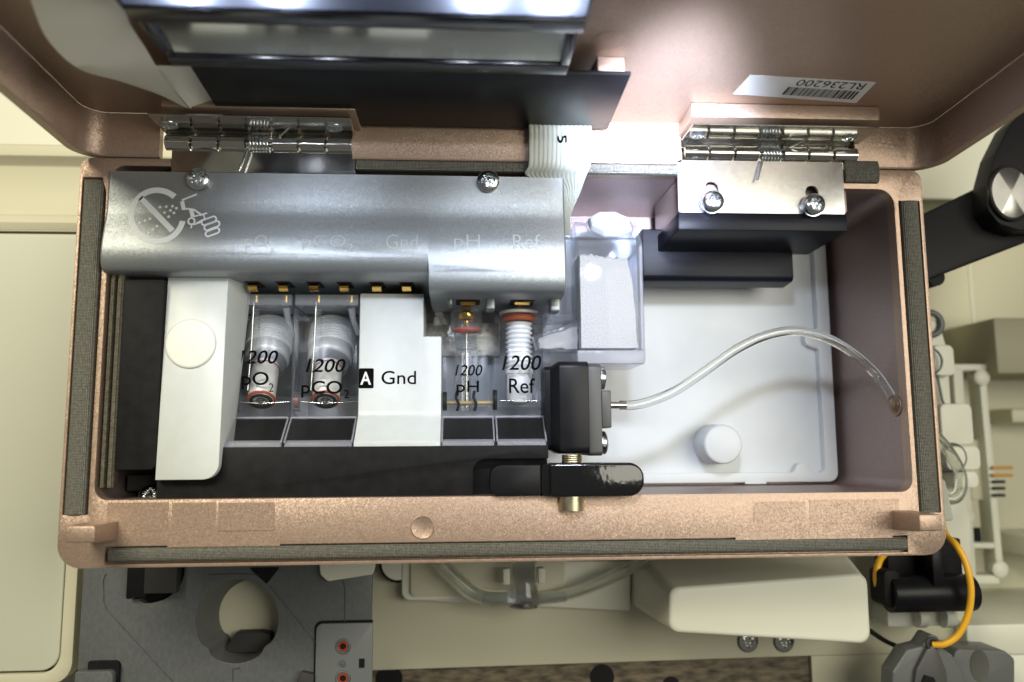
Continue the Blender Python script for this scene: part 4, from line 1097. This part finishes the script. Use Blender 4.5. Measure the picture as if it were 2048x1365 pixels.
# rim of the opening and its depth
ring2 = [(hc.x + (x - hc.x) * .86 + 12, hc.z + (z_ - hc.z) * .86 - 2) for x, z_ in hp]
b = MB(); b.loft([[(x, YG + 2, z_) for x, z_ in hp], [(x, YG + 60, z_) for x, z_ in [(hc.x + (px - hc.x) * .97 + 4, hc.z + (pz_ - hc.z) * .97) for px, pz_ in hp]], [(x, YG + 95, z_) for x, z_ in ring2]], caps=False)
b.mk('opening_wall', 'grey_d', gc)
MB().prism_y([(x, z_) for x, z_ in hp], YG + 95.5, YG + 105).mk('opening_back', 'cream', gc)
x0, x1, z0, z1 = RX(446, 1266, 545, 1305, YG + 60)
MB().prism_y([(x0, z0), (x1, z0), (x1 - 6, z1 - 6), (x1 - 26, z1), (x0 + 32, z1), (x0 + 20, z1 - 14)], YG + 60, YG + 94).mk('opening_latch', 'dkgrey', gc, bevel=2)
x0, x1, z0, z1 = RX(258, 1090, 291, 1196, YG - 20)
MB().box(x0, x1, YG - 20, YG + 60, z0, z1).mk('black_block', 'black', gc, bevel=3)
x0, x1, z0, z1 = RX(291, 1090, 352, 1187, YG - 24)
MB().box(x0 + .4, x1, YG - 24, YG + 60, z0, z1).mk('black_block', 'dkgrey', gc, bevel=2)
MB().box(bx[0] - 6, W(385, 1200, YG).x, YG + 26.5, YG + 30, W(400, 1216, YG).z, gz1).mk('bay_back', 'black', gc)
c = W(375, 1180, YG + 30)
MB().box(c.x - 4, c.x + 4, YG + 30, YG + 40, c.z - 14, c.z + 14).mk('bay_pin', 'steel', gc)
x0, x1, z0, z1 = RX(500, 1136, 556, 1168, YG - 2)
MB().prism_y([(x0, z1), (x0 + 4, z1 - 6), (x0 + 38, z0), (x1, z1 - 4), (x1, z1)], YG - 2, YG - .5).mk('diamond_recess', 'black', gc)
def ridge(pts, par, mat, y, r=2.2):
    return MB().tube([W(u, v, y) for u, v in pts], r, 6, flat=.6).mk('moulded_ridge', mat, par)
ridge([(212, 1148), (207, 1160), (208, 1205), (216, 1222), (345, 1362)], gc, 'grey', YG)
ridge([(540, 1172), (600, 1245), (674, 1340)], gc, 'grey', YG)
ridge([(680, 1150), (690, 1175), (690, 1270)], gc, 'grey', YG)
ridge([(466, 1362), (466, 1338), (480, 1336)], gc, 'grey', YG)
ridge([(418, 1150), (470, 1148), (520, 1150)], gc, 'grey', YG)
x0, x1, z0, z1 = RX(633, 1248, 742, 1400, YG - 8)
MB().prism_y(rpoly(rect(x0 - 5, x1 + 1, z0, z1 + 5), [1, 1, 1, 16], 5), YG - 1.5, YG - .4).mk('panel_gap', 'rubber', gc)
pp_ = MB().prism_y(rpoly(rect(x0, x1 + 2, z0, z1), [1, 1, 1, 14], 5), YG - 10, YG - 1.6).mk('port_panel', pbr('port_panel_grey', (.135, .145, .15), .45, bump=(1500, .6, .3)), gc, bevel=2)
for v in (1293, 1357):
    p = W(686, v, YG - 10)
    MB().torus((p.x, YG - 10.5, p.z), (0, 1, 0), 14, 3, 32, 8).mk('port_rim', 'grey', pp_)
    MB().cyl((p.x, YG - 10.4, p.z), (0, -1, 0), 12.5, .8, 28).mk('port_hole', 'rubber', pp_)
    MB().torus((p.x, YG - 11.3, p.z), (0, 1, 0), 9, 2, 28, 6).mk('port_seal', 'red', pp_)
p = W(685, 1327, YG - 10)
MB().lathe([(6.5, 0), (6, 5), (0, 6)], (p.x, YG - 10, p.z), (0, -1, 0), 20).mk('port_pin', 'grey', pp_)
x0, x1, z0, z1 = RX(718, 1318, 729, 1336, YG - 11)
MB().box(x0, x1, YG - 11, YG - 10.1, z0, z1).mk('port_slot', 'rubber', pp_)
x0, x1, z0, z1 = RX(150, 1345, 222, 1420, YG - 30)
MB().prism_y(rpoly(rect(x0, x1, z0, z1), [1, 1, 12, 2]), YG - 30, YG - .5).mk('corner_tab', 'grey', gc, bevel=3)
x0, x1, z0, z1 = RX(176, 1328, 228, 1420, YG - 12)
MB().prism_y(rpoly(rect(x0, x1 + 6, z0, z1 + 4), [1, 1, 12, 2]), YG - 12, YG - .6).mk('corner_gap', 'black', gc)
x0, x1, z0, z1 = RX(590, 1345, 626, 1400, YG - 20)
MB().prism_y([(x0, z0), (x1, z0), (x1, z1 - 6), (x0 + 14, z1), (x0 + 6, z1 - 14)], YG - 20, YG - .5).mk('corner_clip', 'dkgrey', gc, bevel=2)

# cream lower panel and speckled strip
YL = 470
x0, x1 = W(700, 1250, YL).x, W(2300, 1250, YL).x
zt_, zb1, zb2 = W(900, 1000, YL).z, W(742, 1342, YL).z, W(1622, 1312, YL).z
lp_ = MB().prism_y([(x0, zb1), (W(1622, 1312, YL).x, zb2), (W(1938, 1312, YL).x, zb2), (W(1938, 1312, YL).x, zt_), (x0, zt_)], YL, YL + 30).mk('lower_panel', 'cream', an, bevel=2)
MB().box(W(1624, 1340, YL).x, x1, YL, YL + 30, zb2 - 300, zb2 - .5).mk('lower_panel', 'cream', an)
st = MB().prism_y([(x0 - 60, zb1 - 300), (W(1624, 1340, YL).x - .5, zb1 - 300), (W(1624, 1340, YL).x - .5, zb2 - .5), (x0, zb1 - .5), (x0 - 60, zb1 - .5)], YL + 12, YL + 40).mk('speckled_panel', 'stone', an)
for (u, v, r) in ((778, 1358, 26), (1204, 1354, 24), (1342, 1372, 18)):
    p = W(u, v, YL + 12); MB().cyl((p.x, YL + 11.8, p.z), (0, -1, 0), r * 1.28, .8, 32).mk('panel_hole', 'rubber', st)
for u in (1495, 1567):
    p = W(u, 1283, YL); s = screw_bm((p.x, YL - 1, p.z), (0, -1, 0), 24, 8).mk('screw', 'steel', lp_)
    MB().lathe([(27, 0), (27, 1.5), (20, 2)], (p.x, YL - .2, p.z), (0, -1, 0), 32).mk('screw_recess', 'dkgrey', lp_)

MB().box(xa - 500, W(1622, 1312, YL).x, YL + 60, YL + 75, -1500, zF - 2).mk('lower_back', 'cream', an)
# white handle block
hb = thing('wedge_grip', 'white rounded wedge handle below the box at right', 'handle', tuple(W(1540, 1290, 200)))
fr = rpoly(PX([(1338, 1266), (1744, 1290), (1736, 1146), (1338, 1176)], 190), [24, 24, 24, 24], 6)
bk = rpoly(PX([(1262, 1215), (1720, 1235), (1690, 1100), (1262, 1100)], 455), [24, 24, 24, 24], 6)
b = MB(); rings = []
cxh = sum(p[0] for p in fr) / len(fr); czh = sum(p[1] for p in fr) / len(fr)
for k in range(5):
    a = math.pi / 2 * k / 4; ins = 10 * (1 - math.sin(a)); 
    rings.append([(x - ins * (1 if x > cxh else -1), 190 + 10 * (1 - math.cos(a)) * 0 + 10 * (1 - math.cos(math.pi / 2 - a)) , z_ - ins * (1 if z_ > czh else -1)) for x, z_ in fr])
rings = [[(x - (10 * (1 - math.sin(math.pi / 2 * k / 4))) * (1 if x > cxh else -1), 190 + 10 * (1 - math.sin(math.pi / 2 * k / 4)) * 0 + 10 * (math.cos(math.pi / 2 * (1 - k / 4)) if False else (k / 4) ** 2), z_ - (10 * (1 - math.sin(math.pi / 2 * k / 4))) * (1 if z_ > czh else -1)) for x, z_ in fr] for k in range(5)]
rings.append([(x, 455, z_) for x, z_ in bk])
b.loft(rings); b.mk('handle_body', 'cream_l', hb)

# valve block and clear tee
vb = thing('white_valve_housing', 'pale plastic valve housing under the box behind the clear tee', 'housing', tuple(W(960, 1215, 420)))
x0, x1, z0, z1 = RX(804, 1090, 1132, 1196, 420)
MB().prism_y(rpoly(rect(x0, x1, z0, z1), [22, 22, 4, 4]), 420, 465).mk('valve_body', 'cream_l', vb, bevel=4, seg=3)
x0, x1, z0, z1 = RX(822, 1090, 1128, 1188, 416)
MB().prism_y(rpoly(rect(x0, x1, z0, z1), [14, 14, 2, 2]), 410, 419.5).mk('valve_face', 'cream', vb, bevel=3)
MB().prism_y([(p[0], p[1]) for p in PX([(810, 1196), (1255, 1218), (1258, 1120), (810, 1120)], 466)], 440, 469).mk('back_skirt', 'cream_l', vb, bevel=2)
c = W(785, 1135, 430)
MB().torus((c.x + 14, 430, c.z + 10), (0, 1, 0), 44, 3.5, 40, 8).mk('black_cable', 'rubber', vb)
MB().cyl((c.x + 14, 424, c.z + 10), (0, 1, 0), 40, 40, 36).mk('valve_cap', 'cream_l', vb)
tg = thing('white_tongue', 'small milky plastic tongue peeking out under the box above the grey cartridge', 'plastic tab', tuple(W(690, 1160, 280)))
MB().prism_y(rpoly(PX([(640, 1150), (655, 1164), (745, 1150), (760, 1100), (636, 1100)], 280), [10, 10, 4, 4, 4]), 280, 296).mk('tongue', 'cream_l', tg, bevel=4)
te = thing('clear_tee', 'clear plastic tee connector hanging under the box with two tubes', 'tube connector', tuple(W(1048, 1216, 360)))
z0, z1 = W(1048, 1213, 360).z, W(1048, 1090, 360).z; cx = W(1048, 1180, 360).x
MB().lathe([(38, z0), (40, z0 + 3), (36, z0 + 30), (31, z0 + 60), (30, z1)], (cx, 360, 0), (0, 0, 1), 28).mk('tee_body', 'tube', te)
MB().lathe([(14, z0 + 8), (14, z1)], (cx, 360, 0), (0, 0, 1), 24).mk('tee_bore', 'clear2', te)
MB().lathe([(6, z0 + 16), (24, z0 + 10), (26, z0 + 2), (4, z0 + 1)], (cx, 360, 0), (0, 0, 1), 24).mk('tee_foot', 'silver', te)
zc = W(1048, 1197, 360).z
MB().cyl((cx - 100, 360, zc), (1, 0, 0), 11, 200, 24).mk('tee_arm', 'clear2', te)
for s_ in (-1, 1):
    MB().box(cx + s_ * 42 - 8, cx + s_ * 42 + 8, 350, 380, zc + 34, zc + 70).mk('tee_ear', 'cream_l', te, bevel=2)
for pts, r, lab in (([(1014, 1196), (980, 1196), (948, 1186), (920, 1164), (894, 1140), (860, 1096)], 19, 'thick clear tube curving from the tee up to the left'),
                    ([(1082, 1197), (1120, 1193), (1170, 1178), (1230, 1152), (1280, 1126), (1330, 1090)], 14, 'clear tube curving from the tee up to the right')):
    t = thing('clear_tube', lab, 'tube', tuple(W(*pts[0], 360)))
    P_ = cr([W(u, v, 360) for u, v in pts], 8)
    MB().tube(P_, r, 18, caps=False).mk('tube_wall', 'tube', t)
    MB().tube(P_, r * .55, 14, caps=False).mk('tube_bore', 'tube2', t)

# ================================================================ RIGHT BAY
YR = 900
x0, x1 = W(1700, 800, YR).x, W(2500, 800, YR).x
za, zb_ = W(1950, 340, YR).z, W(1950, 1600, YR).z
MB().box(x0 - 300, x1, YR, YR + 20, zb_, za + 10).mk('bay_back', 'cream', an)
MB().box(x0 - 300, W(1890, 700, YR - 200).x - 40, YR - 200, YR - 1, zb_, W(1900, 380, YR).z).mk('bay_side', 'cream', an, bevel=6)
p0 = W(1940, 560, YR - 2); 
MB().box(p0.x - 4, p0.x + 4, YR - 8, YR - .3, W(1940, 650, YR).z, W(1940, 500, YR).z).mk('bay_rib', 'cream_l', an)
x0, x1, z0, z1 = RX(1905, 655, 2300, 758, YR - 60)
MB().box(x0, x1, YR - 260, YR - 1, z0, z1).mk('bay_shelf', pbr('bay_shelf_plastic', (.30, .28, .19), .55, vary=(20, .05)), an, bevel=8)
x0, x1, z0, z1 = RX(1985, 820, 2300, 846, YR - 30)
MB().box(x0, x1, YR - 120, YR - 1, z0, z1).mk('bay_shelf', 'cream', an, bevel=8)
x0, x1, z0, z1 = RX(2005, 1065, 2300, 1100, YR - 100)
MB().box(x0, x1, YR - 260, YR - 1, z0, z1).mk('bay_shelf', 'cream_l', an, bevel=8)
x0, x1, z0, z1 = RX(1932, 1250, 2400, 1302, 420)
MB().box(x0, x1, 420, YR - 1, z0, z1).mk('bay_floor', 'cream_l', an, bevel=8)
x0, x1, z0, z1 = RX(2010, 1308, 2400, 1500, 430)
MB().box(x0, x1, 430, YR - 1, z0, z1).mk('bay_floor', 'cream_l', an, bevel=8)
# pale rack in the bay
rk = thing('pale_tube_rack', 'blurred cream plastic rack with two rails and round ends in the right bay', 'rack', tuple(W(1950, 1170, 720)))
Yk = 700
def bar(u0, v0, u1, v1, w, name, par=rk, mat='cream_l', y=Yk):
    a, c_ = W(u0, v0, y), W(u1, v1, y)
    d = (c_ - a).normalized(); nn = Vector((-d.z, 0, d.x)) * w * .7
    return MB().prism_y([((a + nn).x, (a + nn).z), ((a - nn).x, (a - nn).z), ((c_ - nn).x, (c_ - nn).z), ((c_ + nn).x, (c_ + nn).z)], y, y + 60).mk(name, mat, par, bevel=4)
bar(1964, 735, 2002, 1150, 16, 'rail')
bar(1916, 735, 1944, 1165, 22, 'rail', y=Yk - 16)
bar(1905, 735, 1975, 735, 14, 'cross_bar', y=Yk - 10)
bar(1925, 1092, 1990, 1092, 12, 'cross_bar', y=Yk - 10)
bar(1915, 1160, 2000, 1160, 18, 'cross_bar', y=Yk - 10)
for (u, v) in ((1966, 755), (2003, 1140), (1935, 1035)):
    p = W(u, v, Yk - 20); MB().lathe([(20, 30), (24, 4), (18, -2), (0, -3)], (p.x, Yk - 20, p.z), (0, 1, 0), 28).mk('round_end', 'cream_l', rk)
x0, x1, z0, z1 = RX(1930, 880, 1965, 1000, Yk + 40); MB().box(x0, x1, Yk + 30, Yk + 80, z0, z1).mk('rack_plate', 'cream', rk, bevel=4)
x0, x1, z0, z1 = RX(1938, 1056, 1964, 1098, Yk + 20); MB().box(x0, x1, Yk + 20, Yk + 26, z0, z1).mk('rack_window', 'black', rk)
for i, v in enumerate((936, 951)):
    a, c_ = W(1984, v, Yk - 10), W(2024, v, Yk - 10)
    o = MB().tube([a, c_], 5, 10).mk('amber_pin', 'orange', None); tag(o, ('upper' if i == 0 else 'lower') + ' of the two blurred amber pins beside the pale rack', 'pin', 'amber pins beside the rack')
for i, v in enumerate((964, 977, 991)):
    a, c_ = W(1986, v, Yk - 10), W(2009, v, Yk - 10)
    o = MB().tube([a, c_], 5, 10).mk('dark_pin', 'dkgrey', None); tag(o, ('topmost', 'middle', 'lowest')[i] + ' of the three blurred dark pins beside the pale rack', 'pin', 'dark pins beside the rack')
# white clamp column close behind the box's right edge
wc = thing('white_tube_clamp', 'column of pale plastic tube clamps close behind the right edge of the box', 'tube clamp', tuple(W(1900, 1060, 420)))
Yc = 430
b = MB(); b.prism_y(PX([(1840, 640), (1878, 640), (1896, 700), (1904, 820), (1920, 960), (1942, 1040), (1942, 1180), (1870, 1180)], Yc), Yc, Yc + 70); b.mk('column', 'cream_l', wc, bevel=6)
for k, (u0, v0, u1, v1) in enumerate(((1866, 690, 1912, 752), (1876, 808, 1946, 890), (1884, 893, 1956, 940), (1896, 943, 1948, 976))):
    x0, x1, z0, z1 = RX(u0, v0, u1, v1, Yc - 30)
    MB().prism_y(rpoly(rect(x0, x1, z0, z1), 16), Yc - 30 - 8 * k, Yc - .5).mk('clamp_jaw', 'cream_l', wc, bevel=5, seg=3)
for (u, v) in ((1870, 722), (1918, 915)):
    p = W(u, v, Yc - 50); MB().torus((p.x - 12, Yc - 44, p.z), (0, 1, 0), 34, 3, 32, 8).mk('clamp_seal', 'grey', wc)
MB().tube([W(u, v, Yc - 12) for u, v in ((1873, 745), (1884, 800), (1893, 820), (1896, 850), (1905, 888))], 3.5, 8).mk('clamp_seam', 'grey', wc)
c0 = W(1866, 640, Yc - 10); MB().torus((c0.x - 6, Yc - 6, c0.z - 10), (0, 1, 0), 30, 9, 32, 8).mk('clamp_ring', 'grey', wc)
t = thing('clear_tube', 'clear tube looping down beside the right edge of the box', 'tube', tuple(W(1890, 1000, 330)))
P_ = cr([W(u, v, 330) for u, v in ((1856, 860), (1882, 884), (1908, 920), (1922, 955), (1920, 985), (1905, 998), (1880, 996))], 8)
MB().tube(P_, 14, 16, caps=False).mk('tube_wall', 'tube', t); MB().tube(P_, 7, 12, caps=False).mk('tube_bore', 'tube2', t)
# frosted clip at the lower right corner
fc = thing('frosted_clip', 'small frosted clear clip behind the lower right corner of the box', 'clip', tuple(W(1900, 1040, 120)))
x0, x1, z0, z1 = RX(1850, 960, 1906, 1042, 140)
MB().prism_y(rpoly([(x0, z0), (x1 + 4, z0), (x1 - 10, z1), (x0, z1)], 6), 140, 200).mk('clip_body', 'milky', fc, bevel=4)
# black arm with metal knob
ar = thing('articulated_support', 'black articulated arm with a round spun metal knob at the right', 'arm', tuple(W(1900, 560, 260)))
Ya = 250
MB().prism_y(rpoly(PX([(1800, 450), (1975, 366), (2200, 300), (2200, 420), (2048, 487), (1858, 560), (1800, 575)], Ya), 8), Ya, Ya + 90).mk('arm_beam', 'black_arm', ar, bevel=6, seg=3)
MB().prism_y(rpoly(PX([(1974, 370), (1990, 310), (2020, 250), (2200, 60), (2200, 455), (2040, 462), (1998, 448), (1976, 420)], Ya - 60), [18, 14, 10, 4, 4, 14, 24, 24]), Ya - 60, Ya - .5).mk('arm_joint', 'black_arm', ar, bevel=7, seg=3)
kc = W(2022, 386, Ya - 70)
kb = pbr('spun_metal', (.36, .35, .33), .34, 1.0, vary=(120, .15), bump=(700, .3, .2))
b = MB(); b.lathe([(64, 10), (64, -3), (61, -6), (0, -6)], (0, 0, 0), (0, 1, 0), 48); b.warp(lambda p: (kc.x + p.x * .78, Ya - 66 + p.y, kc.z + p.z)); b.mk('knob_face', kb, ar)
b = MB(); b.torus((0, 0, 0), (0, 1, 0), 66, 3.5, 48, 8); b.warp(lambda p: (kc.x + p.x * .78, Ya - 68 + p.y, kc.z + p.z)); b.mk('knob_ring', 'rubber', ar)
p = W(1868, 556, Ya + 30); MB().cyl((p.x, Ya + 20, p.z), (0, 1, 0), 22, 40, 28).mk('arm_foot', 'black', ar)
# black roller clip and yellow cable
rl = thing('black_roller_clip', 'black plastic roller clip below the lower right corner of the box', 'clip', tuple(W(1860, 1225, 260)))
Yr = 260
p = W(1780, 1190, Yr); q = W(1948, 1190, Yr)
MB().cyl((p.x, Yr + 10, p.z), (1, 0, .0), 42, q.x - p.x, 36).mk('roller', 'black_sm', rl, bevel=3)
x0, x1, z0, z1 = RX(1762, 1140, 1800, 1214, Yr); MB().prism_y(rpoly(rect(x0, x1, z0, z1), 14), Yr - 10, Yr + 60).mk('roller_cheek', 'black', rl, bevel=4)
x0, x1, z0, z1 = RX(1862, 1085, 1892, 1172, Yr - 30); MB().box(x0, x1, Yr - 30, Yr + 40, z0, z1).mk('roller_stem', 'black_sm', rl, bevel=4)
x0, x1, z0, z1 = RX(1775, 1080, 1930, 1160, Yr + 40); MB().box(x0, x1, Yr + 45, Yr + 110, z0, z1).mk('roller_back', 'black', rl, bevel=4)
tr_ = thing('clear_roller_tray', 'clear plastic trough under the black roller clip', 'tray', tuple(W(1850, 1255, 320)))
x0, x1, z0, z1 = RX(1774, 1216, 1918, 1252, 320); 
MB().prism_y(rpoly(rect(x0, x1, z0, z1), 6), 320, 400).mk('trough', 'milky', tr_, bevel=4)
for u in (1828, 1880):
    p = W(u, 1232, 316); MB().lathe([(26, 0), (26, 20)], (p.x, 310, p.z), (1, 0, 0), 24).mk('trough_rib', 'milky', tr_)
yc_ = thing('yellow_cable', 'thin yellow cable looping round the black roller clip at lower right', 'cable', tuple(W(1870, 1290, 230)))
MB().tube(cr([W(u, v, d) for u, v, d in ((1880, 1030, 330), (1892, 1070, 260), (1912, 1090, 220), (1932, 1128, 205), (1942, 1180, 200), (1936, 1230, 205), (1916, 1270, 215), (1890, 1288, 225), (1866, 1290, 240))], 10), 7.5, 14).mk('cable_run', 'yellow', yc_)
MB().tube(cr([W(u, v, d) for u, v, d in ((1778, 1100, 330), (1760, 1120, 300), (1753, 1150, 290), (1758, 1180, 300), (1776, 1200, 330))], 10), 8, 14).mk('cable_run', 'yellow', yc_)
# grey clips at the bottom right
g1 = thing('grey_clip', 'pointed grey plastic clip with the yellow cable end, at the bottom right', 'clip', tuple(W(1860, 1365, 240)))
MB().prism_y(rpoly(PX([(1784, 1420), (1786, 1345), (1815, 1300), (1846, 1292), (1862, 1268), (1878, 1275), (1884, 1296), (1905, 1310), (1930, 1350), (1935, 1420)], 245), 8), 245, 300).mk('clip_body', 'grey_d', g1, bevel=5, seg=3)
MB().prism_y(rpoly(PX([(1820, 1420), (1830, 1340), (1850, 1300), (1862, 1290), (1874, 1300), (1890, 1340), (1898, 1420)], 238), 6), 232, 244.5).mk('clip_fin', 'plate', g1, bevel=4)
p = W(1864, 1288, 236); MB().torus((p.x, 236, p.z), (0, 1, 0), 12, 4, 28, 8).mk('clip_eye', 'dkgrey', g1)
p = W(1855, 1362, 226); MB().prism_y([(p.x - 20, p.z - 20), (p.x + 24, p.z - 20), (p.x + 16, p.z + 6), (p.x - 4, p.z + 12)], 226, 231.5).mk('clip_slot', 'rubber', g1)
g2 = thing('grey_bracket', 'grey plastic bracket with a dark oval dent at the bottom right corner', 'bracket', tuple(W(1980, 1365, 300)))
MB().prism_y(rpoly(PX([(1880, 1420), (1900, 1330), (1915, 1298), (2010, 1302), (2030, 1318), (2030, 1420)], 310), [4, 20, 14, 14, 14, 4]), 310, 400).mk('bracket_body', 'grey_d', g2, bevel=6, seg=3)
p = W(1960, 1332, 308); b = MB(); b.lathe([(24, 1), (26, -1), (22, -.4), (0, 0)], (0, 0, 0), (0, 1, 0), 32); b.warp(lambda c: (p.x + c.x * .9, 309.6 + c.y, p.z + c.z * 1.4)); b.mk('oval_dent', pbr('dent_grey', (.07, .07, .06), .5), g2)
MB().tube(cr([W(u, v, 380) for u, v in ((1740, 1262), (1770, 1282), (1810, 1300), (1830, 1312))]), 6, 10).mk('thin_cable', 'rubber', None)
tag(bpy.data.objects['thin_cable'], 'short black cord from the white handle to the grey clip', 'cord')
